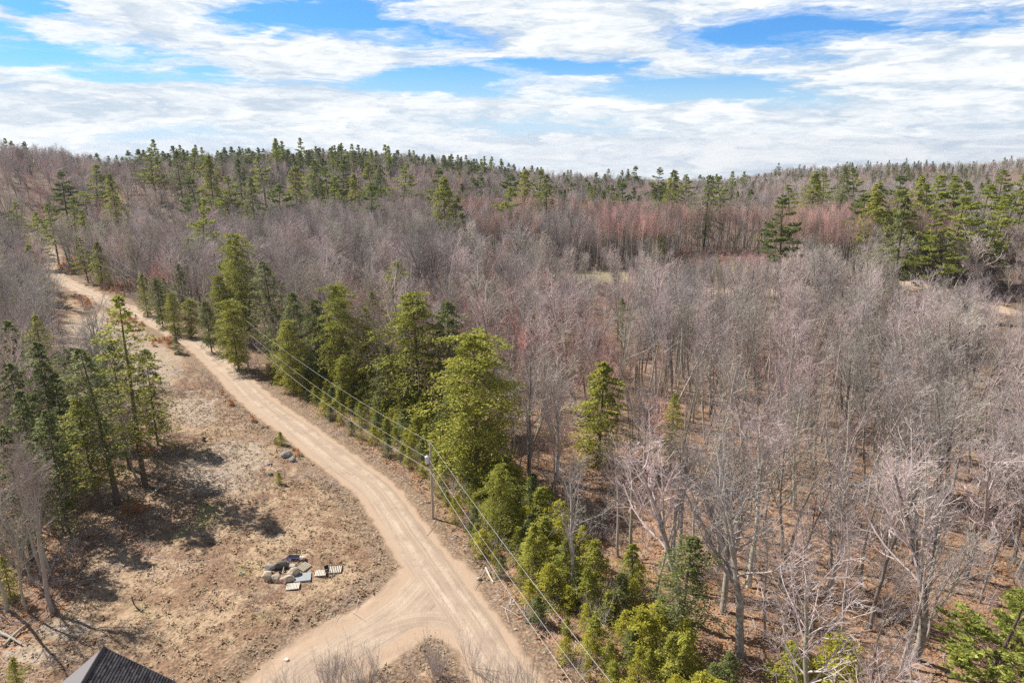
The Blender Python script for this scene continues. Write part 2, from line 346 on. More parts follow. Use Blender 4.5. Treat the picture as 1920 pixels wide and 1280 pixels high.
def road_mat():
    m, nt, p = newmat('dirt_road')
    lat = nd(nt, 'ShaderNodeAttribute', attribute_name='lat').outputs['Fac']; al = nd(nt, 'ShaderNodeAttribute', attribute_name='along').outputs['Fac']
    geo = nd(nt, 'ShaderNodeNewGeometry')
    v = nd(nt, 'ShaderNodeCombineXYZ', {0: mth(nt, 'MULTIPLY', lat, 3.2), 1: mth(nt, 'MULTIPLY', al, .07), 2: 0.0}).outputs[0]
    st = nd(nt, 'ShaderNodeTexNoise', {'Vector': v, 'Scale': 1.0, 'Detail': 6, 'Roughness': .6}).outputs[0]
    n = nd(nt, 'ShaderNodeTexNoise', {'Vector': geo.outputs['Position'], 'Scale': .35, 'Detail': 8, 'Roughness': .7}).outputs[0]
    g = nd(nt, 'ShaderNodeTexNoise', {'Vector': geo.outputs['Position'], 'Scale': 9, 'Detail': 4, 'Roughness': .7}).outputs[0]
    c = ramp(nt, mth(nt, 'ADD', mth(nt, 'MULTIPLY', st, .5), mth(nt, 'MULTIPLY', n, .5)), [(.3, (.30, .22, .165)), (.45, (.41, .31, .24)), (.56, (.49, .385, .29)), (.72, (.58, .465, .375))])
    wv_ = mth(nt, 'ADD', mth(nt, 'ABSOLUTE', mth(nt, 'ADD', lat, mth(nt, 'MULTIPLY_ADD', n, 1.2, -.6))), -.85)
    RU = mth(nt, 'MULTIPLY', nd(nt, 'ShaderNodeAttribute', attribute_name='rutted').outputs['Fac'], sstep(nt, n, .3, .6))
    rut = sstep(nt, mth(nt, 'ABSOLUTE', wv_), .42, .12)
    c = mixc(nt, mth(nt, 'MULTIPLY', rut, mth(nt, 'MULTIPLY', RU, .3)), c, (.66, .53, .42))
    c = mixc(nt, mth(nt, 'MULTIPLY', sstep(nt, mth(nt, 'ABSOLUTE', wv_), .45, .8), mth(nt, 'MULTIPLY', RU, .35)), c, (.33, .24, .18))
    pt = nd(nt, 'ShaderNodeTexNoise', {'Vector': geo.outputs['Position'], 'Scale': .9, 'Detail': 5, 'Roughness': .65}).outputs[0]
    c = mixc(nt, mth(nt, 'MULTIPLY', sstep(nt, pt, .56, .68), .5), c, (.34, .25, .185))
    c = mixc(nt, sstep(nt, g, .52, .75), c, (.38, .29, .22))
    nt.links.new(c, p.inputs['Base Color'])
    b = nd(nt, 'ShaderNodeBump', {'Strength': .7, 'Distance': .08, 'Height': mth(nt, 'SUBTRACT', mth(nt, 'ADD', g, mth(nt, 'MULTIPLY', st, 1.2)), mth(nt, 'MULTIPLY', rut, RU))})
    nt.links.new(b.outputs[0], p.inputs['Normal']); p.inputs['Roughness'].default_value = .95; return m
M_road = road_mat()

# ------------------------------------------------------------------ terrain sheet
def lines(a, b, step, lo, hi, g=1.055, mx=22):
    c = list(np.arange(a, b, step)); s = step
    while c[-1] < hi: s = min(s * g, mx if c[-1] < 1300 else 120); c.append(c[-1] + s)
    s = step
    while c[0] > lo: s = min(s * g, mx if c[0] > -1300 else 120); c.insert(0, c[0] - s)
    return np.array(c)
gx = lines(-64, 24, .3, -3000, 3000); gy = lines(38, 108, .3, -150, 4500)
X, Y = np.meshgrid(gx, gy); Z = th(X, Y)
nx, ny = len(gx), len(gy)
idx = np.arange(nx * ny).reshape(ny, nx)
Fg = np.stack([idx[:-1, :-1], idx[:-1, 1:], idx[1:, 1:], idx[1:, :-1]], -1).reshape(-1, 4)
gm = mkmesh('ground', np.stack([X, Y, Z], -1).reshape(-1, 3), Fg, M_ground, smooth=True)
xf, yf = X.ravel(), Y.ravel()
rdd = np.minimum.reduce([polydist(xf, yf, ROAD)[0] - 2.2, polydist(xf, yf, DRIVE)[0] - 3.6, polydist(xf, yf, DRIVE2)[0] - 2.0, polydist(xf, yf, LANE)[0] - 3.4])
attr(gm, 'rd', np.clip(rdd, -3, 50))
attr(gm, 'clearing', inpoly(xf, yf, CLEAR).astype(float))
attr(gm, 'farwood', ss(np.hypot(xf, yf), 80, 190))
attr(gm, 'grass', inpoly(xf, yf, GLADE).astype(float))
ppx, ppy, dep = proj(xf, yf, 0.0)
rocky = np.zeros(len(xf))
for cx, cy, rx, ry in [(190, 640, 110, 70), (270, 690, 90, 60), (360, 770, 60, 45), (400, 890, 100, 50), (230, 590, 60, 25), (120, 1180, 60, 26), (60, 1230, 60, 26), (450, 860, 70, 45), (510, 1010, 22, 8)]:
    rocky = np.maximum(rocky, np.where(dep > 5, np.exp(-((ppx - cx) / rx) ** 2 - ((ppy - cy) / ry) ** 2), 0))
attr(gm, 'rocky', rocky)
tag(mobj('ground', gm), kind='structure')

def strip(name, pts, hw, lift, jitter=.25, taper=0, nlat=9):
    pts = np.array(pts); T = np.gradient(pts, axis=0); T /= np.linalg.norm(T, axis=1, keepdims=True); Nn = np.stack([-T[:, 1], T[:, 0]], 1)
    # resample
    L = np.concatenate([[0], np.cumsum(np.hypot(*np.diff(pts, axis=0).T))]); s = np.arange(0, L[-1], .8)
    P = np.stack([np.interp(s, L, pts[:, 0]), np.interp(s, L, pts[:, 1])], 1); Nv = np.stack([np.interp(s, L, Nn[:, 0]), np.interp(s, L, Nn[:, 1])], 1)
    Nv /= np.linalg.norm(Nv, axis=1, keepdims=True)
    lat = np.linspace(-1, 1, nlat)
    W = hw + (vnoise(s, s * 0, 4, 11) - .5) * jitter * 2 + (vnoise(s, s * 0, 1, 12) - .5) * jitter
    XY = P[:, None, :] + Nv[:, None, :] * (lat[None, :, None] * W[:, None, None])
    z = th(XY[..., 0], XY[..., 1]) + lift + .07 * (1 - lat ** 2)[None, :] * (1 if lift > .03 else .6) - .07 * (np.abs(lat) > .99)[None, :]
    V = np.concatenate([XY, z[..., None]], -1).reshape(-1, 3)
    ix = np.arange(len(s) * nlat).reshape(len(s), nlat)
    Fq = np.stack([ix[:-1, :-1], ix[:-1, 1:], ix[1:, 1:], ix[1:, :-1]], -1).reshape(-1, 4)[:, ::-1]
    me = mkmesh(name, V, Fq, M_road, smooth=True)
    attr(me, 'lat', (lat[None, :] * W[:, None]).ravel()); attr(me, 'along', np.repeat(s, nlat)); attr(me, 'rutted', np.full(len(V), 1.0 if name == 'dirt_road' else .12))
    return tag(mobj(name, me), kind='structure')
strip('dirt_road', ROAD, 2.05, .045)
strip('driveway', DRIVE, 2.7, .018, .5)
strip('driveway_corner', DRIVE2, 1.4, .03, .4)
strip('far_lane', LANE, 3.0, .05)

# ------------------------------------------------------------------ tree builders
def unit(v): return v / (np.linalg.norm(v, axis=-1, keepdims=True) + 1e-9)
def grow(P, Rd, m, t0, t1, ang, lf, n, up, wob, rf, r, minr=.006, lentaper=.5, absL=None, upmin=None):
    """children of polylines P: m per parent"""
    N, k, _ = P.shape
    t = t0 + (t1 - t0) * (np.arange(m)[None, :] + r.random((N, m))) / m
    f = t * (k - 1); i = np.minimum(f.astype(int), k - 2); f = f - i
    ar = np.arange(N)[:, None]
    p = P[ar, i] * (1 - f)[..., None] + P[ar, i + 1] * f[..., None]
    rad = (Rd[ar, i] * (1 - f) + Rd[ar, i + 1] * f)
    T = unit(P[ar, i + 1] - P[ar, i])
    rv = unit(r.normal(size=(N, m, 3)))
    # stratify azimuth
    az = (np.arange(m)[None, :] * 2.4 + r.random((N, 1)) * 6.28 + r.normal(size=(N, m)) * .4)
    a1 = unit(np.cross(T, np.array([.13, .31, .94])) + rv * .05); a2 = np.cross(T, a1)
    perp = a1 * np.cos(az)[..., None] + a2 * np.sin(az)[..., None]
    an = ang + r.normal(size=(N, m)) * .18
    d = unit(T * np.cos(an)[..., None] + perp * np.sin(an)[..., None])
    PL = np.linalg.norm(P[:, -1] - P[:, 0], axis=1)[:, None] if absL is None else absL
    L = PL * lf * (1 - lentaper * (t - t0) / max(1e-6, t1 - t0)) * (.7 + .6 * r.random((N, m)))
    Q = np.empty((N, m, n, 3)); Q[:, :, 0] = p; st = L / (n - 1)
    for j in range(1, n):
        d = unit(d + np.array([0, 0, up]) + r.normal(size=d.shape) * wob)
        Q[:, :, j] = Q[:, :, j - 1] + d * st[..., None]
    r0 = np.minimum(np.maximum(rad * rf, minr), rad * .95 + .001)
    tp = np.linspace(1, .35, n)
    return Q.reshape(N * m, n, 3), np.maximum((r0[..., None] * tp).reshape(N * m, n), minr * .6)

def bare_tree(seed, H=17, forks=0, spread=.75, dens=1.0, narrow=False, twmat=None, trmat=None, first=.35, tw=.014, lean=.0):
    r = np.random.default_rng(seed)
    n = 10; P = np.zeros((1, n, 3)); d = np.array([lean, lean * .4, 1.]); z = 0
    TH = H * (.95 if narrow else .78)
    for j in range(1, n):
        d = unit(d + r.normal(size=3) * np.array([.07, .07, 0])); P[0, j] = P[0, j - 1] + d * TH / (n - 1)
    r0 = H * (.0085 if narrow else .0115) * (.85 + .4 * r.random()); Rd = (r0 * np.linspace(1.15, .28, n) ** .9)[None]
    trunk = Bag(); trunk.tubes(P, Rd, 6)
    crown = Bag()
    if narrow:
        B1, R1 = grow(P, Rd, int(20 * dens), first, .99, .52, .25, 5, .16, .07, .38, r, .016, .6)
        B2, R2 = grow(B1, R1, 5, .2, .95, .55, .5, 4, .12, .1, .55, r, .011)
        B3, R3 = grow(B2, R2, 3, .15, 1, .55, .6, 3, .08, .12, .6, r, tw)
        crown.tubes(B1, R1, 3); crown.tubes(B2, R2, 3); crown.tubes(B3, R3, 3)
    else:
        B1, R1 = grow(P, Rd, int(15 * dens), first, 1, spread, .42, 7, .10, .12, .5, r, .03, .45)
        if forks:
            Bf, Rf = grow(P, Rd, forks, .3, .6, .42, .62, 8, .06, .08, .72, r, .06, .3)
            trunk.tubes(Bf, Rf, 5)
            Bx, Rx = grow(Bf, Rf, 6, .25, 1, spread * .85, .42, 6, .08, .12, .5, r, .03, .4)
            B1 = B1; crown.tubes(Bx, Rx, 4)
            X2, Y2 = grow(Bx, Rx, 5, .2, 1, .65, .5, 5, .06, .13, .55, r, .018); crown.tubes(X2, Y2, 3)
            X3, Y3 = grow(X2, Y2, 4, .15, 1, .6, .55, 4, .05, .14, .6, r, .013); crown.tubes(X3, Y3, 3)
            X4, Y4 = grow(X3, Y3, 2, .15, 1, .6, .6, 3, .04, .14, .6, r, tw); crown.tubes(X4, Y4, 3)
        B2, R2 = grow(B1, R1, 7, .2, 1, .68, .48, 5, .06, .13, .55, r, .018)
        B3, R3 = grow(B2, R2, 5, .15, 1, .62, .52, 4, .05, .14, .6, r, .013)
        B4, R4 = grow(B3, R3, 2, .15, 1, .6, .6, 3, .04, .14, .6, r, tw)
        crown.tubes(B1, R1, 4); crown.tubes(B2, R2, 3); crown.tubes(B3, R3, 3); crown.tubes(B4, R4, 3)
    return trunk.mesh('trunk', trmat or M_trunk, True), crown.mesh('crown', twmat or M_twig, False)

def leafquads(C, D, Nn, L, W, bag, r):
    """flat elongated leaf clumps: centre C, long axis D, normal Nn"""
    S = np.cross(D, Nn); S = unit(S)
    k = len(C); V = np.empty((k, 4, 3)); l = L[:, None] if np.ndim(L) else L; ww = W[:, None] if np.ndim(W) else W
    V[:, 0] = C - D * l * .5; V[:, 1] = C - D * l * .05 + S * ww * .5; V[:, 2] = C + D * l * .5; V[:, 3] = C - D * l * .05 - S * ww * .5
    bag.add(V, np.arange(k * 4).reshape(k, 4))

def hemlock(seed, H=18, Rw=4.0, first=.12, n=150, mat=None, sparse=1.0, leaf=.30, droop=-.05, lean=0, shape=.8, q=5):
    """conical soft evergreen with sprays of tiny needles; H in metres"""
    r = np.random.default_rng(seed)
    k = 9; P = np.zeros((1, k, 3)); d = np.array([lean, 0, 1.])
    for j in range(1, k): d = unit(d + r.normal(size=3) * np.array([.012, .012, 0])); P[0, j] = P[0, j - 1] + d * H / (k - 1)
    Rd = (H * .0115 * np.linspace(1.1, .1, k))[None]
    trunk = Bag(); trunk.tubes(P, Rd, 6)
    t = first + (1 - first) * (np.arange(n) + r.random(n)) / n
    t = np.minimum(t, .995)
    f = t * (k - 1); i = np.minimum(f.astype(int), k - 2); f = (f - i)[:, None]; p = P[0, i] * (1 - f) + P[0, i + 1] * f
    rel = (1 - t) / (1 - first)
    L = Rw * np.minimum(rel ** (shape * .85) * 1.2 + .04, .55 + .45 * ss(t, first, first + .25)) * (.48 + .66 * r.random(n))
    azm = np.arange(n) * 2.39996 + r.normal(size=n) * .3
    L = L * (1 + .3 * np.sin(azm * 2 + t * 13 + seed) + .16 * np.sin(azm * 3 - t * 31)) * np.where(r.random(n) < .12, .5, 1)
    pit = .35 * t - .02 + r.normal(size=n) * .12
    d = np.stack([np.cos(azm) * np.cos(pit), np.sin(azm) * np.cos(pit), np.sin(pit)], 1)
    m = 6; Q = np.empty((n, m, 3)); Q[:, 0] = p; dd = d.copy()
    for j in range(1, m): dd = unit(dd + np.array([0, 0, droop * (1 + j * .3)]) + r.normal(size=dd.shape) * .05); Q[:, j] = Q[:, j - 1] + dd * (L / (m - 1))[:, None]
    br = np.maximum(L * .011, .012)[:, None] * np.linspace(1, .3, m)[None]
    trunk.tubes(Q, br, 3)
    # branchlets to both sides
    nb = 12
    tt = .30 + .72 * (np.arange(nb)[None] + r.random((n, nb))) / nb; tt = np.minimum(tt, 1)
    ff = tt * (m - 1); ii = np.minimum(ff.astype(int), m - 2); ff = ff - ii; ar = np.arange(n)[:, None]
    bp = Q[ar, ii] * (1 - ff)[..., None] + Q[ar, ii + 1] * ff[..., None]; T = unit(Q[ar, ii + 1] - Q[ar, ii])
    side = unit(np.cross(T, np.array([0, 0, 1.]))) * np.where(np.arange(nb) % 2, 1, -1)[None, :, None]
    bl = (L[:, None] * .42 * (1.05 - tt * .75) + .12) * (.6 + .7 * r.random((n, nb)))
    bd = unit(T * .75 + side + r.normal(size=T.shape) * .18 + np.array([0, 0, -.05]))
    s = (np.arange(q) + .5) / q
    C = bp[:, :, None] + bd[:, :, None] * (bl[..., None, None] * s[None, None, :, None]) + np.array([0, 0, -1.]) * (bl[..., None, None] * .18 * (s ** 2)[None, None, :, None])
    C = C.reshape(-1, 3); D = np.repeat(bd.reshape(-1, 3), q, 0)
    C = C + r.normal(size=C.shape) * .09
    if sparse < 1: kp = r.random(len(C)) < sparse; C = C[kp]; D = D[kp]
    D = unit(D + r.normal(size=D.shape) * .35); Nn = unit(np.array([0, 0, 1.]) + r.normal(size=C.shape) * .7)
    crown = Bag(); leafquads(C, D, Nn, leaf * (.6 + .8 * r.random(len(C))), leaf * .48 * (.6 + .8 * r.random(len(C))), crown, r)
    return trunk.mesh('trunk', M_ptrunk, True), crown.mesh('crown', mat or M_hem)

def pine(seed, H=21, Rw=4.6, first=.3, mat=None, whorl=1.25, leaf=.52, gaps=.2):
    """white pine: whorls of level limbs carrying flat plumes of needles, ragged outline"""
    r = np.random.default_rng(seed)
    k = 10; P = np.zeros((1, k, 3)); d = np.array([0, 0, 1.])
    for j in range(1, k): d = unit(d + r.normal(size=3) * np.array([.018, .018, 0])); P[0, j] = P[0, j - 1] + d * H / (k - 1)
    Rd = (H * .0125 * np.linspace(1.1, .12, k))[None]
    trunk = Bag(); trunk.tubes(P, Rd, 6); BL = []
    z = first * H; qs = []
    while z < H * .985:
        t = z / H; rel = (1 - t) / (1 - first)
        a0 = r.random() * 6.28; cnt = r.integers(4, 7)
        for c in range(cnt):
            if r.random() < gaps: continue
            L = Rw * (min(rel ** .95, .74 + .35 * (1 - rel)) + .03) * (.4 + .8 * r.random())
            qs.append((z + r.normal() * .15, a0 + c * 6.28 / cnt + r.normal() * .2, L, .10 + .5 * t ** 2 + r.normal() * .08))
        z += whorl * (.7 + .6 * r.random()) * (1 if t < .8 else .6)
    qs = np.array(qs); n = len(qs); t = np.minimum(qs[:, 0] / H, .995)
    f = t * (k - 1); i = np.minimum(f.astype(int), k - 2); f = (f - i)[:, None]; p = P[0, i] * (1 - f) + P[0, i + 1] * f
    d = np.stack([np.cos(qs[:, 1]) * np.cos(qs[:, 3]), np.sin(qs[:, 1]) * np.cos(qs[:, 3]), np.sin(qs[:, 3])], 1); L = qs[:, 2]
    m = 7; Q = np.empty((n, m, 3)); Q[:, 0] = p; dd = d.copy()
    for j in range(1, m): dd = unit(dd + np.array([0, 0, -.06 if j < 4 else .08]) + r.normal(size=dd.shape) * .07); Q[:, j] = Q[:, j - 1] + dd * (L / (m - 1))[:, None]
    trunk.tubes(Q, np.maximum(L * .012, .02)[:, None] * np.linspace(1, .3, m)[None], 3)
    nb = 9; tt = .34 + .66 * (np.arange(nb)[None] + r.random((n, nb))) / nb
    ff = tt * (m - 1); ii = np.minimum(ff.astype(int), m - 2); ff = ff - ii; ar = np.arange(n)[:, None]
    bp = Q[ar, ii] * (1 - ff)[..., None] + Q[ar, ii + 1] * ff[..., None]; T = unit(Q[ar, ii + 1] - Q[ar, ii])
    side = unit(np.cross(T, np.array([0, 0, 1.]))) * np.where(np.arange(nb) % 2, 1, -1)[None, :, None]
    bl = (L[:, None] * .34 * (1.1 - tt * .6) + .2) * (.6 + .7 * r.random((n, nb)))
    bd = unit(T * .9 + side * .9 + r.normal(size=T.shape) * .15 + np.array([0, 0, .12]))
    q = 4; s = .3 + .7 * (np.arange(q) + .5) / q
    C = bp[:, :, None] + bd[:, :, None] * (bl[..., None, None] * s[None, None, :, None]); C = C.reshape(-1, 3)
    LS = np.repeat(np.clip(L / 2.2, .45, 1), nb * q); D0 = np.repeat(bd.reshape(-1, 3), q, 0)
    crown = Bag()
    for rep in range(6):
        D = unit(D0 * .8 + r.normal(size=C.shape) * .55 + np.array([0, 0, .35])); Nn = unit(r.normal(size=C.shape) + np.array([0, 0, .8]))
        leafquads(C + r.normal(size=C.shape) * .10 + D * .1, D, Nn, leaf * LS * (.7 + .6 * r.random(len(C))), leaf * LS * .36 * (.7 + .6 * r.random(len(C))), crown, r)
    return trunk.mesh('trunk', M_ptrunk, True), crown.mesh('crown', mat or M_pine)

def brush(seed, H=3.5, stems=9, mat=None, spread=.45, tw=.009):
    r = np.random.default_rng(seed); b = Bag()
    n = 6; P = np.zeros((stems, n, 3)); a = r.random(stems) * 6.28; P[:, 0, 0] = np.cos(a) * .3 * r.random(stems); P[:, 0, 1] = np.sin(a) * .3
    d = unit(np.stack([np.cos(a) * spread, np.sin(a) * spread, np.ones(stems)], 1)); L = H * (.6 + .5 * r.random(stems))
    for j in range(1, n): d = unit(d + r.normal(size=d.shape) * .09 + np.array([0, 0, .04])); P[:, j] = P[:, j - 1] + d * (L / (n - 1))[:, None]
    Rd = np.full((stems, 1), H * .007) * np.linspace(1, .35, n)[None]
    b.tubes(P, Rd, 3)
    B, Rb = grow(P, Rd, 7, .2, 1, .55, .38, 4, .1, .12, .6, r, tw); b.tubes(B, Rb, 3)
    B, Rb = grow(B, Rb, 3, .2, 1, .55, .5, 3, .08, .12, .6, r, tw); b.tubes(B, Rb, 3)
    return b.mesh('brush', mat or M_twig)

BROAD = [bare_tree(11, 17, 2, .62), bare_tree(12, 18, 0, .6, 1.2), bare_tree(13, 16, 1, .68), bare_tree(14, 19, 2, .55, .9, first=.45), bare_tree(15, 17, 0, .7, 1.1, first=.4), bare_tree(16, 18, 1, .5, 1.0, first=.5), bare_tree(17, 17, 0, .55, 1.3, first=.3)]
SLIM = [bare_tree(21, 15, narrow=True), bare_tree(22, 16, narrow=True, dens=1.2, first=.45), bare_tree(23, 14, narrow=True, first=.3), bare_tree(24, 16, narrow=True, dens=.9, first=.5), bare_tree(25, 15, narrow=True, dens=1.3, first=.25, lean=.1), bare_tree(26, 17, narrow=True, dens=.7, first=.6, lean=-.08)]
REDS = [bare_tree(31, 13, narrow=True, twmat=M_twigr, dens=1.2), bare_tree(32, 14, narrow=True, twmat=M_twigr, dens=1.1, first=.45), bare_tree(33, 12, 0, .7, 1.0, twmat=M_twigr)]
M_pale = bark('pale_bark', (0.42, 0.38, 0.33), (0.70, 0.66, 0.60), (0.62, 0.55, 0.48))
PALE = [bare_tree(35, 16, narrow=True, twmat=M_twigr, trmat=M_pale, dens=1.0, first=.55), bare_tree(36, 17, narrow=True, twmat=M_twigr, trmat=M_pale, dens=.9, first=.6), bare_tree(37, 15, narrow=True, trmat=M_pale, dens=1.1, first=.5)]
HEM = [hemlock(41, 18, 4.6, .08, 135, leaf=.34, droop=-.09), hemlock(42, 19, 5.0, .1, 150, leaf=.36, droop=-.08), hemlock(43, 17, 4.0, .05, 125, leaf=.32, droop=-.09)]
HEMD = [hemlock(45, 18, 4.3, .14, 120, M_hemd, .85, leaf=.33, droop=-.08), hemlock(46, 19, 4.1, .2, 110, M_hemd, .8, leaf=.33, droop=-.08)]
HEMS = [hemlock(48, 20, 3.8, .22, 150, M_hemd, .6, leaf=.28), hemlock(49, 20, 3.5, .25, 140, M_hem, .55, leaf=.28)]
BIG = [hemlock(55, 19, 4.7, .10, 250, M_hem, 1, .27, -.07, shape=.42, q=8), hemlock(56, 19, 4.8, .06, 230, M_hem, .9, .27, -.08, shape=.5, q=8)]
BIGD = [hemlock(57, 19, 4.2, .10, 210, M_hemd, 1, .28, -.07, shape=.5, q=7), hemlock(58, 19, 4.4, .15, 190, M_hemd, .85, .28, -.08, shape=.55, q=7)]
BUSHY = [hemlock(51, 6, 2.3, .02, 75, M_hem, .9, .21, shape=.9), hemlock(52, 6, 2.5, .02, 70, M_yel, .8, .21, shape=.85), hemlock(53, 6, 2.1, .02, 75, M_hemd, .9, .20, shape=1.0), hemlock(54, 6, 2.4, .02, 70, M_hem, .8, .21, -.09, shape=.9), hemlock(59, 6, 2.2, .05, 60, M_yel, .6, .2, -.1, shape=.8)]
PINE = [pine(61, 21, 5.4, .28), pine(62, 22, 4.9, .36), pine(63, 20, 5.8, .25)]
PINEF = [pine(101, 21, 4.6, .12, M_pined), pine(102, 20, 5.0, .15, M_pined), pine(103, 22, 4.4, .1, M_pine), hemlock(104, 18, 4.2, .06, 130, M_hemd, .9, .4, shape=.8), hemlock(105, 17, 3.8, .06, 120, M_hemd, .9, .4, shape=.9)]
PINED = [pine(65, 21, 4.9, .25, M_pined), pine(66, 20, 4.4, .3, M_pined), pine(67, 19, 5.4, .4, M_pined, 1.3, gaps=.3)]


LM = [(812, 900, 'the nearest utility pole'), (465, 650, 'the second utility pole'), (215, 515, 'the third utility pole'), (900, 740, 'the biggest hemlock'), (1128, 740, 'the lone hemlock'),
      (1580, 1230, 'the lone yellow-green shrub'), (1885, 1180, 'the edge pine'), (1712, 1050, 'the big oak'), (1385, 1050, 'the widest pale tree'), (1130, 518, 'the grass glade'), (1783, 500, 'the far-lane pole'),
      (235, 700, 'the clearing hemlocks'), (377, 440, 'the lone tall pine'), (140, 1240, 'the house roof'), (1380, 450, 'the pale-stemmed stand'), (1800, 390, 'the right-hand pines'), (95, 505, 'the road bend'),
      (1220, 1080, 'the bottom thicket'), (885, 540, 'the splayed dark tree'), (80, 1050, 'the leaning grey tree'), (640, 350, 'the middle of the left hill'), (1250, 310, 'the twin skyline pines'), (280, 300, 'the left skyline pine'), (980, 330, 'the centre skyline')]
SEEN = {}
def where(look, x, y, h):
    """a label from the look and from the nearest thing one can find in the picture"""
    px, py, _ = proj(x, y, gz(x, y) + h * .55); px, py = float(px), float(py)
    cand = sorted(LM, key=lambda q: math.hypot(px - q[0], py - q[1]))
    for q in cand[:9]:
        dx, dy = px - q[0], py - q[1]; d = math.hypot(dx, dy)
        rel = ('right of' if dx > 0 else 'left of') if abs(dx) > abs(dy) * 1.3 else ('beyond' if dy < 0 else 'in front of')
        both = ('beyond and ' if dy < 0 else 'in front and ') + ('right of' if dx > 0 else 'left of')
        for far in ([rel] if d > 45 else ['close ' + rel]) + [both, 'a way ' + both]:
            t = look + ', ' + far + ' ' + q[2]
            if t not in SEEN and len(t.split()) <= 16: SEEN[t] = 1; return t
            t0 = t if len(t.split()) <= 16 else look
    return t0

def plant(meshes, name, label, cat, x, y, h, H0, rz=None, wide=1.0, group=None, lean=0):
    s = h / H0
    root = empty(name, (x, y, gz(x, y) - .12), random.random() * 6.28 if rz is None else rz, (s * wide, s * wide, s))
    if lean: root.rotation_euler = (0, lean, 0)
    tag(root, label, cat, group)
    mobj('trunk', meshes[0], root); mobj('crown', meshes[1], root); return root

# ------------------------------------------------------------------ house at the lower left corner
def house():
    ap = Vector((-29.92, 41.86, 6.5)); rd = Vector((.149, -.989, 0)).normalized(); lt = Vector((-rd.y, rd.x, 0))   # lt points to the right (sunless) side
    if lt.x < 0: lt = -lt
    zg = gz(-30, 41); HW, DR, L = 4.5, 3.7, 12.0
    root = empty('house', (ap.x, ap.y, zg)); tag(root, 'house with dark shingled gable roof, cut by the bottom of the photo', 'house')
    M = Matrix(((rd.x, lt.x, 0, 0), (rd.y, lt.y, 0, 0), (0, 0, 1, 0), (0, 0, 0, 1)))
    inv = Matrix.Translation(-Vector((0, 0, zg)))
    def P(a, b, z): return tuple(M @ Vector((a, b, z - zg)))
    # walls with gables
    b = Bag(); w = HW - .35; zt = 6.5 - DR * w / HW - .18; za = 6.3
    V = []
    for a in (.45, L - .45):
        V += [P(a, -w, zg - .5), P(a, w, zg - .5), P(a, w, zt), P(a, 0, za), P(a, -w, zt)]
    b.add(V, [(0, 5, 6, 1), (1, 6, 7, 2), (4, 9, 5, 0)]); me = bpy.data.meshes.new('wall')
    me.from_pydata(V, [], [(0, 1, 2, 3, 4), (9, 8, 7, 6, 5), (1, 0, 5, 6), (2, 1, 6, 7), (0, 4, 9, 5), (3, 2, 7, 8), (4, 3, 8, 9)])
    me.polygons.foreach_set('use_smooth', np.zeros(len(me.polygons), bool)); me.materials.append(simple('siding', (.55, .53, .49), .7, .06, 3)); mobj('wall', me, root)
    ms = simple('shaded_shingles', (.060, .055, .065), .8, .3, 9, bump=.4); q_ = ms.node_tree; pb = q_.nodes['Principled BSDF']; ge = nd(q_, 'ShaderNodeNewGeometry')
    q_.links.new(mixc(q_, ge.outputs['Random Per Island'], (.035, .032, .04), (.11, .10, .105)), pb.inputs['Base Color']); mg = simple('sunlit_shingles', (.20, .19, .20), .85, .12, 30)
    for sgn, m in ((1, ms), (-1, mg)):  # one roof: sun and shade are put into its two shingle colours
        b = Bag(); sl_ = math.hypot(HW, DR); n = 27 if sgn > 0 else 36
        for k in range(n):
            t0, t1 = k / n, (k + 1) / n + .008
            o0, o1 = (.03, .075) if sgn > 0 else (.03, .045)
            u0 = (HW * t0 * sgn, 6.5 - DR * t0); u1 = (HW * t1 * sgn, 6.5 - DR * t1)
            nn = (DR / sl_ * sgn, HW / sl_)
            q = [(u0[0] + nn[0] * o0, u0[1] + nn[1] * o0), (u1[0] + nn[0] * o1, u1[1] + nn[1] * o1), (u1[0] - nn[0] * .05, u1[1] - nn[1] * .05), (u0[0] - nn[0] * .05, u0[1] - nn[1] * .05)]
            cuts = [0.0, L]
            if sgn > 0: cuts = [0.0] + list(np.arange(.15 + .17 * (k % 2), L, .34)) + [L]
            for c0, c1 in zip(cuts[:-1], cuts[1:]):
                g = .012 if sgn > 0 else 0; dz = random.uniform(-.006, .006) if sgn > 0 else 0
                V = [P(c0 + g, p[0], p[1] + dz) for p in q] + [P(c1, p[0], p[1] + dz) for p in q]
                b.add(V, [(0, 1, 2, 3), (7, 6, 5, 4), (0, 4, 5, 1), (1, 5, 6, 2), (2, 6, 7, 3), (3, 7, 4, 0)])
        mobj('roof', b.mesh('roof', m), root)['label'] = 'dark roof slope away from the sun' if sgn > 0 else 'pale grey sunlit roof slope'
    b = Bag(); k = .0
    while k < L:
        for sgn in (1, -1):
            V = [P(k, 0, 6.63), P(k + .3, 0, 6.60), P(k + .3, .17 * sgn, 6.47), P(k, .17 * sgn, 6.50)]
            V += [tuple(Vector(v) - Vector((0, 0, .03))) for v in V]
            b.add(V, [(0, 1, 2, 3), (7, 6, 5, 4), (0, 4, 5, 1), (1, 5, 6, 2), (2, 6, 7, 3), (3, 7, 4, 0)])
        k += .27
    mobj('ridge_cap', b.mesh('ridge_cap', simple('ridge_shingles', (.035, .033, .04), .8)), root)
    b = Bag()
    for sgn in (1, -1):
        V = [P(-.03, 0, 6.47), P(-.03, HW * sgn, 6.47 - DR), P(-.03, HW * sgn, 6.27 - DR), P(-.03, 0, 6.27)]
        V += [P(.04, 0, 6.47), P(.04, HW * sgn, 6.47 - DR), P(.04, HW * sgn, 6.27 - DR), P(.04, 0, 6.27)]
        b.add(V, [(0, 1, 2, 3), (7, 6, 5, 4), (0, 4, 5, 1), (1, 5, 6, 2), (2, 6, 7, 3), (3, 7, 4, 0)])
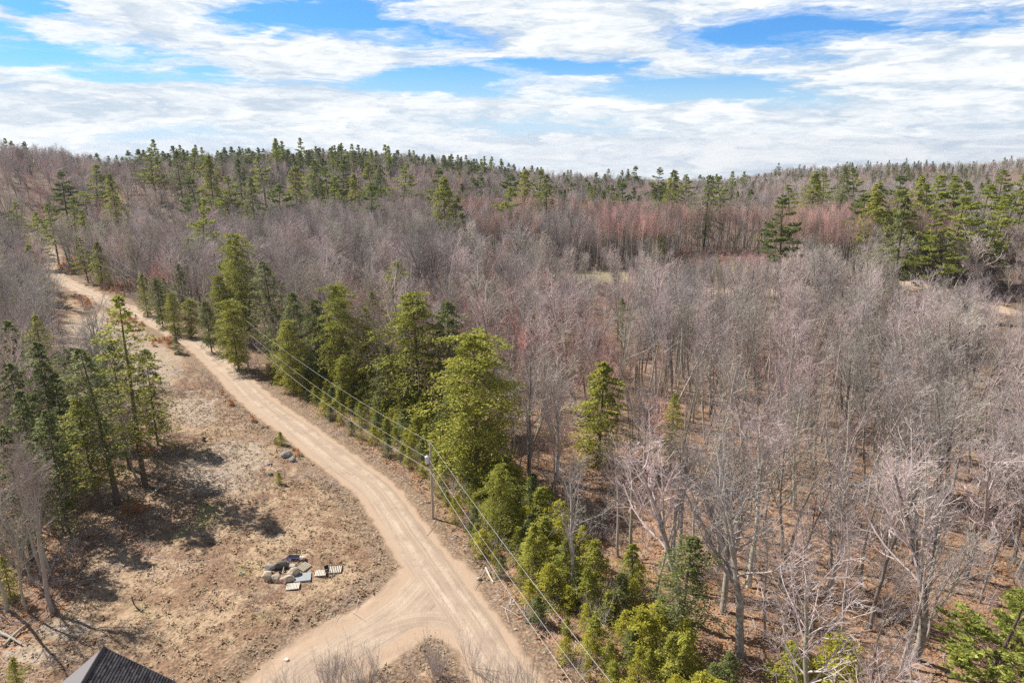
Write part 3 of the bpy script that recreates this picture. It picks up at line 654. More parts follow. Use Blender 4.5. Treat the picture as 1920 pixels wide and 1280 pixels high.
    mobj('rake_board', b.mesh('rake_board', simple('trim', (.10, .09, .09), .6)), root)
house()

# ------------------------------------------------------------------ utility poles and wires
M_pole = simple('pole_wood', (.44, .37, .28), .9, .2, 3); M_metal = simple('grey_metal', (.55, .56, .57), .45, .05, 4)
M_wire = simple('aluminium_wire', (.50, .50, .48), .4, .02, 1); M_cer = simple('insulator_glaze', (.6, .58, .54), .3)
def pole(x, y, h, label, transformer=False, group='utility poles along the dirt road'):
    z0 = gz(x, y) - .05; root = empty('utility_pole', (x, y, z0)); tag(root, label, 'utility pole', group)
    b = Bag(); n = 9; P = np.zeros((1, n, 3)); P[0, :, 2] = np.linspace(-.4, h, n); b.tubes(P, np.linspace(.17, .115, n)[None], 12)
    b.add([(.115 * math.cos(a), .115 * math.sin(a), h) for a in np.arange(12) * math.pi / 6] + [(0, 0, h + .03)], None, [(i, (i + 1) % 12, 12) for i in range(12)])
    mobj('pole', b.mesh('pole', M_pole, True), root)
    b = Bag(); P = np.array([[(0, 0, h), (0, 0, h + .12), (0, 0, h + .2), (0, 0, h + .26)]], float); b.tubes(P, np.array([[.05, .075, .06, .03]]), 8)
    mobj('insulator', b.mesh('insulator', M_cer, True), root)
    for zz in (h - 1.75, h - 3.1):
        b = Bag(); b.box((-.26, -.04, zz - .05), (-.1, .04, zz + .05)); P = np.array([[(-.26, 0, zz - .1), (-.26, 0, zz), (-.26, 0, zz + .1)]], float); b.tubes(P, np.array([[.05, .07, .04]]), 8)
        mobj('insulator', b.mesh('insulator', M_cer, True), root)
    b = Bag(); P = np.zeros((1, 3, 3)); P[0, :, 0] = .1; P[0, :, 1] = -.13; P[0, :, 2] = (.1, h / 2, h - .5); b.tubes(P, np.full((1, 3), .022), 5)
    mobj('ground_wire_cover', b.mesh('ground_wire_cover', M_metal), root)
    if transformer:
        zc = h - 2.35; c = Bag(); prof = [(0, 0), (.24, 0), (.26, .05), (.26, .78), (.28, .8), (.28, .84), (.16, .93), (0, .95)]
        k = 16; V = [((-.42 + r * math.cos(a)), r * math.sin(a), zc + z) for r, z in prof for a in np.arange(k) * 2 * math.pi / k]
        Fq = [(i * k + j, i * k + (j + 1) % k, (i + 1) * k + (j + 1) % k, (i + 1) * k + j) for i in range(len(prof) - 1) for j in range(k)]
        c.add(V, Fq); c.box((-.18, -.05, zc + .15), (-.1, .05, zc + .22)); c.box((-.18, -.05, zc + .62), (-.1, .05, zc + .69))
        t = mobj('transformer', c.mesh('transformer', simple('transformer_paint', (.62, .64, .66), .4), True), root)
        bb = Bag(); P = np.array([[(-.42, 0, zc + .93), (-.42, .02, zc + 1.05), (-.40, .03, zc + 1.18)]], float); bb.tubes(P, np.array([[.05, .06, .03]]), 8)
        mobj('bushing', bb.mesh('bushing', M_cer, True), t)
    return np.array([x, y, z0]), h
PP = []
far = np.array([-176., 248.]); PP.append(pole(far[0], far[1], 15.0, 'utility pole farthest along the dirt road, half lost among pines'))
for p, ty, lab, tr in [((218, 552), 482, 'utility pole beside the bend of the road, among rusty bracken', False),
                       ((466, 697), 597, 'utility pole at the edge of dark evergreens halfway up the road', False),
                       ((812, 975), 832, 'nearest utility pole, with a grey transformer can on its side', True)]:
    x, y, _ = ground(*p); PP.append(pole(x, y, height_to(x, y, ty), lab, tr))
PP.append((np.array([15., 16., gz(15, 16)]), 10.2))
def wire(name, pts, sag, rad, label, group):
    out = []
    for a, b in zip(pts[:-1], pts[1:]):
        t = np.linspace(0, 1, 26)[:-1 if b is not pts[-1] else None][:, None]
        p = a * (1 - t) + b * t; L = np.linalg.norm(b - a); p[:, 2] -= (4 * t * (1 - t))[:, 0] * sag * L / 70; out.append(p)
    P = np.concatenate(out)[None]; b = Bag(); b.tubes(P, np.full(P.shape[:2], rad), 5)
    return tag(mobj(name, b.mesh(name, M_wire, True)), label, 'power line', group)
for dz, off, sag, rad, lab in [(.26, 0, 1.1, .016, 'topmost of the three wires strung from pole top to pole top over the dirt road'),
                               (-1.75, -.26, 1.2, .015, 'middle wire strung between the road poles, meeting the transformer'),
                               (-3.1, -.26, 1.5, .020, 'lowest and thickest wire strung between the road poles')]:
    wire('power_line', [p + np.array([off, 0, h + dz]) for p, h in PP], sag, rad, lab, 'wires along the dirt road')
x, y, _ = ground(1783, 536); RP = [pole(x, y, height_to(x, y, 472), 'weathered utility pole beside the far lane below the right-hand pines', False, 'utility poles by the far lane')]
RP = [(np.array([118., 300., gz(118, 300)]), 11.), RP[0], (np.array([170., 150., gz(170, 150)]), 11.)]
for dz, sag, lab in [(.2, 1.2, 'upper wire across the dark evergreens by the far lane'), (-1.6, 1.5, 'lower wire across the dark evergreens by the far lane'), (-2.6, 1.7, 'third and lowest wire by the far lane')]:
    wire('power_line', [p + np.array([0, 0, h + dz]) for p, h in RP], sag, .03, lab, 'wires by the far lane')

# ------------------------------------------------------------------ stones, pallets, bench and the rest of the clearing
def rock_mesh(seed, sx, sy, sz, mat):
    r = np.random.default_rng(seed); import bmesh
    bm = bmesh.new(); bmesh.ops.create_icosphere(bm, subdivisions=4, radius=1)
    V = np.array([v.co[:] for v in bm.verts])
    for _ in range(11):                                       # planar facets of a split boulder
        n = unit(r.normal(size=3)); d = .62 + .3 * r.random(); e = V @ n - d; V = V - np.where(e > 0, e * .85, 0)[:, None] * n
    o = r.random(3) * 50
    for s, a in ((.7, .10), (.3, .04), (.12, .018)):
        V = V * (1 + a * (vnoise(V[:, 0] + o[0] + V[:, 2] * 1.7, V[:, 1] + o[1] - V[:, 2], s, seed) - .5) * 2)[:, None]
    V = V * np.array([sx, sy, sz])
    for v, c in zip(bm.verts, V): v.co = c
    me = bpy.data.meshes.new('boulder'); bm.to_mesh(me); bm.free(); me.materials.append(mat)
    me.polygons.foreach_set('use_smooth', np.ones(len(me.polygons), bool)); return me
def stonemat(name, c0, c1, c2):
    m, nt, p = newmat(name); t = nd(nt, 'ShaderNodeTexCoord')
    a = nd(nt, 'ShaderNodeTexNoise', {'Vector': t.outputs['Object'], 'Scale': 2.2, 'Detail': 8, 'Roughness': .7}).outputs[0]
    b = nd(nt, 'ShaderNodeTexNoise', {'Vector': t.outputs['Object'], 'Scale': 22, 'Detail': 4, 'Roughness': .7}).outputs[0]
    c = ramp(nt, mth(nt, 'ADD', mth(nt, 'MULTIPLY', a, .75), mth(nt, 'MULTIPLY', b, .25)), [(.35, c0), (.5, c1), (.66, c2)])
    nt.links.new(c, p.inputs['Base Color']); nt.links.new(nd(nt, 'ShaderNodeBump', {'Strength': .6, 'Distance': .04, 'Height': b}).outputs[0], p.inputs['Normal']); return m
MS_tan = stonemat('tan_granite', (.26, .21, .16), (.50, .42, .33), (.66, .58, .47)); MS_grey = stonemat('grey_granite', (.14, .14, .14), (.31, .30, .29), (.50, .49, .47)); MS_dark = stonemat('sooty_granite', (.05, .045, .04), (.13, .12, .10), (.26, .24, .21))
def boulder(px, py, sx, sy, sz, rz, mat, label, group, seed, name='boulder', sink=.35):
    x, y = flat(px, py, sz * .5); o = mobj(name, rock_mesh(seed, sx, sy, sz, mat)); o.location = (x, y, gz(x, y) + sz * (1 - sink) - .02); o.rotation_euler = (0, 0, rz)
    return tag(o, label, 'boulder' if max(sx, sz) > .3 else 'stone', group)
G = 'boulders ringing the fire pit'
for i, a in enumerate([(502, 1087, .66, .62, .55, .3, MS_tan, 'large tan boulder at the left end of the fire pit ring'),
          (508, 1071, .62, .42, .40, -.2, MS_grey, 'grey boulder with a dark notch at the back left of the fire ring'),
          (529, 1067, .85, .40, .42, .45, MS_dark, 'long sooty boulder leaning across the back of the fire ring'),
          (540, 1064, .20, .20, .26, 0, MS_grey, 'small upright stone at the back of the fire ring'),
          (550, 1067, .55, .32, .30, 0, MS_tan, 'flat tan boulder at the back right of the fire ring'),
          (552, 1078, .64, .50, .48, .4, MS_tan, 'pale rounded boulder at the right of the fire ring beside the grey platform'),
          (541, 1091, .80, .46, .42, .35, MS_tan, 'broad brown boulder at the front of the fire ring'),
          (519, 1090, .46, .48, .46, 1.1, MS_tan, 'upright cracked boulder at the front left of the fire ring')]):
    boulder(*a[:8], G, 100 + i)
GB = 'boulders beside the road'
for i, a in enumerate([(537, 853, .80, .60, .58, .3, MS_grey, 'largest grey boulder in the clearing below the roadside juniper'),
          (549, 862, .55, .42, .45, -.4, MS_grey, 'smaller grey boulder leaning against the largest one near the road'),
          (517, 828, .34, .28, .68, .2, MS_tan, 'narrow standing stone beside the roadside juniper'),
          (506, 872, .36, .26, .18, .5, MS_grey, 'low flat stone in the clearing left of the two grey boulders'),
          (507, 891, .38, .30, .26, .1, MS_dark, 'dark stone at the edge of the tree shadow above the small green bush'),
          (898, 1083, .30, .22, .18, .1, MS_tan, 'pale stone on the road bank beside the fallen pole'),
          (453, 1083, .36, .14, .14, .2, MS_grey, 'flat white stone lying alone left of the fire pit'),
          (537, 1236, .22, .18, .14, 0, None, 'single white stone at the edge of the driveway'),
          (383, 828, .22, .25, .55, .0, MS_dark, 'dark stump-like stone standing in the tree shadow'),
          (1, 1107, .3, .2, .2, 0, MS_grey, 'grey stone at the foot of the left-hand trees')]):
    m = a[6] or simple('white_stone', (.75, .73, .70), .8, .05)
    boulder(*a[:6], m, a[7], GB, 130 + i)

M_old = simple('weathered_boards', (.50, .44, .36), .9, .15, 14); M_new = simple('bright_boards', (.66, .60, .52), .85, .12, 14); M_greyb = simple('grey_boards', (.34, .36, .38), .8, .08, 9)
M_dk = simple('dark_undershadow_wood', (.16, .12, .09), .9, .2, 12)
def pallet(px, py, L, W, rz, tilt, nb, gapf, mat, label, name='pallet', H=.14, z=0):
    x, y = flat(px, py, .12); root = empty(name, (x, y, gz(x, y) + .02 + z), rz); root.rotation_euler = (tilt, 0, rz)
    tag(root, label, 'pallet' if name == 'pallet' else 'platform', 'pallets around the fire pit' if name == 'pallet' else None)
    for yy in (-W / 2 + .02, -.022, W / 2 - .065):
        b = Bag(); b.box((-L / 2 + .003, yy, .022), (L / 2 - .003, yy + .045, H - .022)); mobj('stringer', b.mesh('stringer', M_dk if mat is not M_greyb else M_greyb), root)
    p = L / nb; bw = p * gapf
    for k in range(nb):
        b = Bag(); j = random.uniform(-.006, .006); b.box((-L / 2 + k * p + j, -W / 2, H - .02), (-L / 2 + k * p + bw + j, W / 2 + random.uniform(-.01, .01), H)); mobj('deck_board', b.mesh('deck_board', mat), root)
    b = Bag()
    for k in (0, nb // 2, nb - 1): b.box((-L / 2 + k * p, -W / 2 + .003, 0), (-L / 2 + k * p + bw, W / 2 - .003, .02))
    mobj('bottom_board', b.mesh('bottom_board', mat), root); return root
pallet(571, 1067, 1.2, 1.0, 1.05, .12, 7, .62, M_old, 'weathered pallet lying between the bench and the grey platform')
pallet(550, 1104, 1.25, 1.0, .18, 0, 9, .74, M_new, 'pale close-slatted pallet in front of the fire ring')
pallet(602, 1078, 1.1, .95, .12, 0, 7, .7, M_new, 'pallet with a black chair lying on it, left of the pair')
pallet(630, 1069, 1.25, 1.05, .12, .04, 7, .52, M_new, 'bright widely slatted pallet, rightmost of those near the fire pit', z=.04)
pallet(568, 1086, 1.6, 1.35, .22, 0, 4, .994, M_greyb, 'solid grey board platform right of the fire ring', 'wooden_platform', .2)
def bars(segs, rad, k=6):
    b = Bag()
    for a, c in segs: b.tubes(np.array([[a, tuple((np.array(a) + np.array(c)) / 2), c]], float), np.full((1, 3), rad), k)
    return b
M_black = simple('black_iron', (.02, .02, .022), .5, .1, 5); M_benchshade = simple('bench_shadow_navy', (.055, .045, .11), .9, .15, 6)
def bench():
    x, y = flat(553, 1049, .2); root = empty('garden_bench', (x, y, gz(x, y)), -.03); tag(root, 'black iron garden bench with open scroll back facing the fire pit', 'bench')
    b = Bag()
    for k in range(6): b.box((-.6, -.42 + k * .08, .43), (.6, -.36 + k * .08, .455))
    mobj('seat', b.mesh('seat', M_black), root)
    seg = [((-.62, .08, .45), (-.62, .2, .95)), ((.62, .08, .45), (.62, .2, .95)), ((-.62, .2, .95), (.62, .2, .95)), ((-.62, .1, .55), (.62, .1, .55)), ((-.62, .15, .76), (.62, .15, .76))]
    for k in range(6):
        x0 = -.62 + k * 1.24 / 6; x1 = x0 + 1.24 / 6; seg += [((x0, .1, .55), (x1, .2, .95)), ((x1, .1, .55), (x0, .2, .95))]
    mobj('backrest', bars(seg, .018).mesh('backrest', M_black), root)
    for s in (-.62, .62):
        mobj('armrest', bars([((s, .12, .68), (s, -.42, .66)), ((s, -.42, .66), (s, -.42, .44))], .02).mesh('armrest', M_black), root)
        for yy in (-.4, .08): mobj('leg', bars([((s, yy, .44), (s, yy + (.05 if yy > 0 else -.04), -.02))], .022).mesh('leg', M_black), root)
bench()
def side_table():
    x, y = flat(567, 1050, .3); root = empty('side_table', (x, y, gz(x, y)), .4); tag(root, 'small pale side table at the right end of the iron bench', 'table')
    m = simple('white_plastic', (.62, .62, .60), .5); b = Bag()
    for k in range(5): b.box((-.22, -.22 + k * .092, .42), (.22, -.145 + k * .092, .445))
    mobj('table_top', b.mesh('table_top', m), root)
    for a in (-1, 1):
        for c in (-1, 1): mobj('leg', bars([((a * .18, c * .18, .42), (a * .22, c * .22, -.02))], .018).mesh('leg', m), root)
side_table()
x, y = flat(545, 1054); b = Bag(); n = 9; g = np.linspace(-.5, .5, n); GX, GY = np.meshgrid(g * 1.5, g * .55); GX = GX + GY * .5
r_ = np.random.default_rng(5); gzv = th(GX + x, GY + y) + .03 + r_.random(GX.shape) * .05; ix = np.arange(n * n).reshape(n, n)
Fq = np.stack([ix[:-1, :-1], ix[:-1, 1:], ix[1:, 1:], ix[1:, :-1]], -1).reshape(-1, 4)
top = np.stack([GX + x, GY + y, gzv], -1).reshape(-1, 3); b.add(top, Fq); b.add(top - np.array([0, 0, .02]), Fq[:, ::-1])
tag(mobj('bench_shadow_sheet', b.mesh('bench_shadow_sheet', M_benchshade, True)), 'crumpled navy sheet standing in for the shadow of the iron bench', 'painted shadow')  # dark sheet added in place of the shadow cast by the bench
def chair():
    x, y = flat(614, 1075, .3); root = empty('folding_chair', (x, y, gz(x, y) + .16), .5); tag(root, 'black folding chair standing where the two right-hand pallets meet', 'chair')
    b = Bag(); b.box((-.22, -.2, .38), (.22, .2, .40)); mobj('seat', b.mesh('seat', M_black), root)
    b = Bag(); V = [(-.22, .2, .45), (.22, .2, .45), (.22, .36, .8), (-.22, .36, .8)]; V += [(a, c + .03, d) for a, c, d in V]
    b.add(V, [(0, 1, 2, 3), (7, 6, 5, 4), (0, 4, 5, 1), (1, 5, 6, 2), (2, 6, 7, 3), (3, 7, 4, 0)]); mobj('backrest', b.mesh('backrest', M_black), root)
    for s in (-.23, .23):
        mobj('leg', bars([((s, .38, .84), (s, -.28, 0))], .014).mesh('leg', M_metal), root); mobj('leg', bars([((s, -.2, .4), (s, .3, 0))], .014).mesh('leg', M_metal), root)
chair()
def wobbly_log(name, pts, r0, r1, mat, label, cat, group=None):
    pts = smooth_pts(pts, 4) if len(pts) > 2 else np.array(pts, float)
    P = np.array(pts, float)[None]; b = Bag(); R0 = np.linspace(r0, r1, P.shape[1])[None] * (1 + .12 * np.random.default_rng(3).normal(size=(1, P.shape[1])))
    b.tubes(P, R0, 8); n = P.shape[1]
    for e, rr, kk in ((0, r0, 0), (n - 1, r1, (n - 1) * 8)): b.add(np.vstack([b.V[0][kk:kk + 8], P[0, e][None]]), None, [(i, (i + 1) % 8, 8) for i in range(8)])
    return tag(mobj(name, b.mesh(name, mat, True)), label, cat, group)
def G3(px, py, dz=0):
    x, y = flat(px, py); return (x, y, gz(x, y) + dz)
M_char = simple('charred_wood', (.05, .045, .04), .9, .2, 6); M_dead = simple('dead_wood', (.40, .36, .31), .9, .15, 5)
wobbly_log('fallen_log', [G3(911, 1070, .5), G3(918, 1082, .3), G3(925, 1092, .1)], .11, .08, simple('pale_wood', (.66, .58, .48), .8), 'pale fallen log leaning on the road bank among the young evergreens', 'log')
wobbly_log('crooked_branch', [G3(251, 1142, 1.15), G3(253, 1142, .45), G3(257, 1142, .05), G3(266, 1148, .1), G3(270, 1147, .25)], .06, .04, M_char, 'crooked black branch stuck upright in the clearing above the house', 'branch')
wobbly_log('charred_log', [G3(524, 1082, .1), G3(536, 1077, .2)], .08, .06, M_char, 'charred log lying left to right inside the fire ring', 'log')
wobbly_log('charred_log', [G3(531, 1083, .1), G3(534, 1073, .3)], .07, .05, M_dead, 'ash-grey log end standing up inside the fire ring', 'log')
for k, (a, c, lab) in enumerate([((1560, 960), (1625, 925), 'fallen grey trunk lying on leaf litter in the bare wood'), ((1350, 820), (1400, 826), 'thin fallen trunk under slim trees in the bare wood'),
                            ((8, 1215), (60, 1170), 'fallen trunk at the foot of the left-hand trees'), ((0, 1190), (42, 1213), 'short fallen trunk nearest the lower left corner'),
                            ((1640, 1180), (1720, 1150), 'fallen trunk beside the big oak at the lower right'), ((285, 935), (318, 905), 'fallen trunk at the foot of the clearing hemlocks')]):
    p0, p1 = np.array(G3(*a, .2)), np.array(G3(*c, .2)); mid = (p0 + p1) / 2; mid[2] += .1
    wobbly_log('fallen_log', [p0, mid, p1], .16, .08, M_dead, lab, 'log', 'fallen trunks')

# ------------------------------------------------------------------ evergreens placed one by one
def top_at(px, py, h, t0=36):
    """where a thing h metres tall must stand so that its top shows at px,py"""
    d = ray(px, py); t = np.linspace(t0, 1400, 5000) / d[1]; X, Y, Z = d[0] * t, d[1] * t, CH + d[2] * t
    hit = np.nonzero(Z < th(X, Y) + h)[0]; i = hit[0] if len(hit) else -1
    return X[i], Y[i]
USED = []
KN = {'big': (BIG, 19, 'hemlock_tree', 'hemlock'), 'bigd': (BIGD, 19, 'hemlock_tree', 'hemlock'), 'hem': (HEM, 18, 'hemlock_tree', 'hemlock'), 'hemd': (HEMD, 18, 'hemlock_tree', 'hemlock'), 'sparse': (HEMS, 20, 'hemlock_tree', 'hemlock'),
      'pine': (PINE, 21, 'pine_tree', 'pine tree'), 'pined': (PINED, 21, 'pine_tree', 'pine tree'), 'bushy': (BUSHY, 6, 'young_evergreen', 'young evergreen')}
def ever(kind, mode, px, py, third, wide, label, group=None, var=None):
    ms, H0, nm, cat = KN[kind]
    if mode == 'b': x, y, _ = ground(px, py); h = height_to(x, y, third)
    else: h = third; x, y = top_at(px, py, h)
    for pp_, _ in PP[1:4]:                      # keep the view of the poles open
        q_ = float(np.hypot(pp_[0], pp_[1])); ux, uy = pp_[0] / q_, pp_[1] / q_; al_ = x * ux + y * uy; pr_ = x * uy - y * ux; need = (.27 if kind in ('big', 'bigd', 'hem', 'hemd') else .15) * h * wide + .6
        if .75 * q_ < al_ < 1.01 * q_ and abs(pr_) < need:
            sh = (need - pr_) if (pr_ > 0 or pp_ is PP[2][0]) else (-need - pr_); x += uy * sh; y -= ux * sh
    USED.append((x, y, 2.2 if h > 8 else 1.0)); m = ms[(len(USED) if var is None else var) % len(ms)]
    return plant(m, nm, label, cat, x, y, h, H0, None, wide, group or ('evergreens: ' + cat))
E_ = ever
E_('big', 'b', 897, 905, 616, 1.36, 'biggest bright hemlock right behind the nearest utility pole', var=0)
E_('big', 'b', 786, 792, 548, 1.42, 'tall bright hemlock left of the biggest one, over the road bank', var=1)
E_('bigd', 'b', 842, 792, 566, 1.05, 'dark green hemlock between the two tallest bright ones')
E_('big', 'b', 648, 742, 530, .95, 'tall narrow hemlock midway between the second and nearest poles', var=2)
E_('sparse', 'b', 700, 745, 575, 1.5, 'thin olive hemlock left of the tall bright pair')
E_('bigd', 'b', 598, 730, 560, 1.0, 'dark hemlock left of the tall narrow one above the road')
E_('bigd', 'b', 560, 712, 548, 1.0, 'dark hemlock just right of the second pole')
E_('sparse', 'b', 520, 690, 490, 1.6, 'grey half-dead hemlock directly above the second pole')
E_('big', 'b', 470, 640, 436, .85, 'tall hemlock with a dense pointed top left of the second pole', var=0)
E_('pine', 'b', 436, 632, 455, .9, 'ragged pine close against the tall pointed hemlock')
E_('big', 't', 405, 515, 15, 1.0, 'bushy hemlock with low boughs under the ragged pine')
E_('bigd', 't', 515, 575, 12, 1.0, 'short bright hemlock behind the second pole')
E_('pine', 'b', 386, 545, 378, .95, 'lone tall white pine rising high over the bare wood left of centre', var=1)
E_('pine', 't', 345, 440, 17, .9, 'shorter pine with spread limbs left of the lone tall pine')
E_('hemd', 't', 335, 500, 13, 1.1, 'dark hemlock in front of the lone tall pine')
E_('hemd', 't', 305, 520, 10, 1.2, 'low dark hemlock beside the wires between poles')
E_('sparse', 't', 738, 490, 18, 1.9, 'faded olive hemlock rising behind the road evergreens')
E_('hem', 't', 1128, 688, 14, 1.5, 'lone bright hemlock standing in the middle of the bare wood', var=1); USED[-1] = (*USED[-1][:2], 3.6)
E_('sparse', 't', 1266, 738, 12, 1.2, 'small thin evergreen right of the lone hemlock in the bare wood')
E_('sparse', 't', 1170, 560, 12, 1.2, 'thin faded evergreen among bare crowns near the grass glade')
E_('pine', 't', 1896, 1072, 12, 1.7, 'bright young pine cut by the right edge of the photo', var=2); USED[-1] = (*USED[-1][:2], 3.4)
E_('hem', 't', 1000, 985, 6, 1.4, 'mid-size hemlock right of the biggest one')
E_('big', 't', 938, 872, 9, 1.2, 'hemlock with pale boughs at the foot of the biggest one')
E_('hem', 't', 1190, 1020, 6, 1.4, 'grey-green hemlock under bare crowns at the lower middle')
E_('hem', 't', 1060, 1015, 6, 1.4, 'dull green hemlock between the lower wires and bare crowns')
E_('sparse', 't', 1290, 1010, 11, 1.8, 'shaded hemlock below the pale bare tree at lower right')
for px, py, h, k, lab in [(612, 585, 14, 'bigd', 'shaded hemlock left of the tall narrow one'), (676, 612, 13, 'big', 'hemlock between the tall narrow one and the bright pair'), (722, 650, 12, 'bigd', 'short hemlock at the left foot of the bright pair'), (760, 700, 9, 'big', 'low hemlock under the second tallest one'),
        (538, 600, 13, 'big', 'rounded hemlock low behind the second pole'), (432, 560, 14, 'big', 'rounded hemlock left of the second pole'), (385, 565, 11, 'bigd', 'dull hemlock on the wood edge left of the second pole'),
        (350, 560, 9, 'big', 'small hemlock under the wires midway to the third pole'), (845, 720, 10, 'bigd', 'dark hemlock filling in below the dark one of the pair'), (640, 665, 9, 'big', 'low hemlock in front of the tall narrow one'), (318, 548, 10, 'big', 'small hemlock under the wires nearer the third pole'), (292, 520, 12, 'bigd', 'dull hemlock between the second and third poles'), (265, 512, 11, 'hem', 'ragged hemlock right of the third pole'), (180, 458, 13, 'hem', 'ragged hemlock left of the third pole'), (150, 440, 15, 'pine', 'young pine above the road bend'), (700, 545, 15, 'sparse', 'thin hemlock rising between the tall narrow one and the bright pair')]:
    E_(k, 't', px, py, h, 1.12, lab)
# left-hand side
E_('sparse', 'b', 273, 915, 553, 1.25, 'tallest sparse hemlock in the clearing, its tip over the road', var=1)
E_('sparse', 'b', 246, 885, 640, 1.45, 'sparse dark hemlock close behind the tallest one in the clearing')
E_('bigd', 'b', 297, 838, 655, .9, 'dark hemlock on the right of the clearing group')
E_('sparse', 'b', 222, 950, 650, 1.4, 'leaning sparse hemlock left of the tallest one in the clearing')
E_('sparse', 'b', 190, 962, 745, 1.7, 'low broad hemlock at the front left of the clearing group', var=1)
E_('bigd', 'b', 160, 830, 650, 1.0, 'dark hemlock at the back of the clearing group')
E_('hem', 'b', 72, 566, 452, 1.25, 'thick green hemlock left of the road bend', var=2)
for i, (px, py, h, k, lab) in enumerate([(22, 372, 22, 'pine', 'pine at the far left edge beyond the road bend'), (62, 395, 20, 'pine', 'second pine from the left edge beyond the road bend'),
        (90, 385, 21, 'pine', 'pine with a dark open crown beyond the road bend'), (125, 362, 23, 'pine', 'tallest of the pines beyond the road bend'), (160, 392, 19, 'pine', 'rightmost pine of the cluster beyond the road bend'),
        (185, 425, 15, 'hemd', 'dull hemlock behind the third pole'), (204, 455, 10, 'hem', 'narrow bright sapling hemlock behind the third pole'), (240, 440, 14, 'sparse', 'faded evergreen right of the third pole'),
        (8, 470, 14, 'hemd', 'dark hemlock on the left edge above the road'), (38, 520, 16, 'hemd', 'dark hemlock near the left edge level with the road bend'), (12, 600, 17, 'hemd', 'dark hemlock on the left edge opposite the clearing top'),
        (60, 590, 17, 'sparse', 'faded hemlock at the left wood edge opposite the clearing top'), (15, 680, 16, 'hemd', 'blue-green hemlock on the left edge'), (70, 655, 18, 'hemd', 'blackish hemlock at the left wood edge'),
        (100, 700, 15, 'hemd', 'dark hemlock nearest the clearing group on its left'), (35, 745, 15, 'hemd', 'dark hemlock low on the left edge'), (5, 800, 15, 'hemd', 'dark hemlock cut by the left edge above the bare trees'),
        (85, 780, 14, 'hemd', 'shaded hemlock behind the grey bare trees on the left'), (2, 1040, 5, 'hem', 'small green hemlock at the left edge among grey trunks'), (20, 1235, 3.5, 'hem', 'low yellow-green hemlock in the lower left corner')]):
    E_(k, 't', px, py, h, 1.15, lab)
# farther rows, left to right
rows = [(168, 308), (110, 312), (205, 318), (280, 276), (330, 283), (352, 276), (365, 328), (388, 300), (430, 322), (447, 305), (490, 296), (517, 330), (550, 312), (575, 303), (588, 300), (622, 330), (642, 300), (664, 318),
        (698, 303), (712, 316), (752, 300), (818, 312), (832, 340), (846, 358), (893, 304), (940, 354), (958, 314), (982, 318), (1012, 322), (1025, 335), (1102, 374), (1170, 333), (1164, 380), (1190, 310), (1226, 370), (1254, 372),
        (1233, 312), (1266, 326), (1290, 322), (1330, 336), (1358, 334), (1320, 310), (1064, 297), (1160, 301), (1176, 302), (1270, 296), (1286, 295), (1374, 302), (1413, 290), (1461, 303), (1492, 340), (1478, 362),
        (1528, 330), (1556, 318), (1586, 312), (1612, 318), (1622, 345), (1655, 342), (1682, 360), (1700, 378), (1646, 360), (1762, 350), (1782, 336), (1800, 328), (1832, 345), (1852, 336), (1880, 318), (1902, 330), (1916, 345),
        (1868, 372), (1812, 372), (1775, 385), (1710, 430), (1740, 440), (1762, 432), (1805, 440), (1690, 318), (1730, 322), (1750, 326), (470, 340), (610, 306), (690, 340), (870, 380), (1240, 430), (1348, 485), (1380, 492), (1405, 496)]
for i, (px, py) in enumerate(rows):
    h = 21 + (i * 7 % 5); k = ['pine', 'pined', 'hem', 'pine', 'hemd'][i % 5]
    h += 4; wd_ = 1.15 if 'hem' in k else 1.45
    if py < 312 and px > 850: h = 23; k = 'pined'
    if px > 1750: k = 'pine' if py < 400 else 'hemd'; h = 25 if py < 400 else 13
    if 1680 < px < 1760 and py > 400: k = 'hemd'; h = 14
    if px in (1240, 1348, 1380, 1405): h = 6; k = 'hem'
    if py > 365 and px < 1300: h = 14; k = 'hem'
    zone = 'on the left slope' if px < 480 else 'on the middle of the left hill' if px < 760 else 'left of centre below the ridge' if px < 1000 else 'at the centre skyline' if px < 1300 and py < 330 else 'in the middle distance right of centre' if px < 1470 else 'in the dark stand right of centre' if px < 1740 else 'in the tall stand at the right edge'
    xx, yy = top_at(px, py, h)
    E_(k, 't', px, py, h, wd_, where(('bright' if k in ('hem', 'pine') else 'dark') + ' ' + ('hemlock' if 'hem' in k else 'white pine'), xx, yy, h), 'far evergreens ' + zone, i)

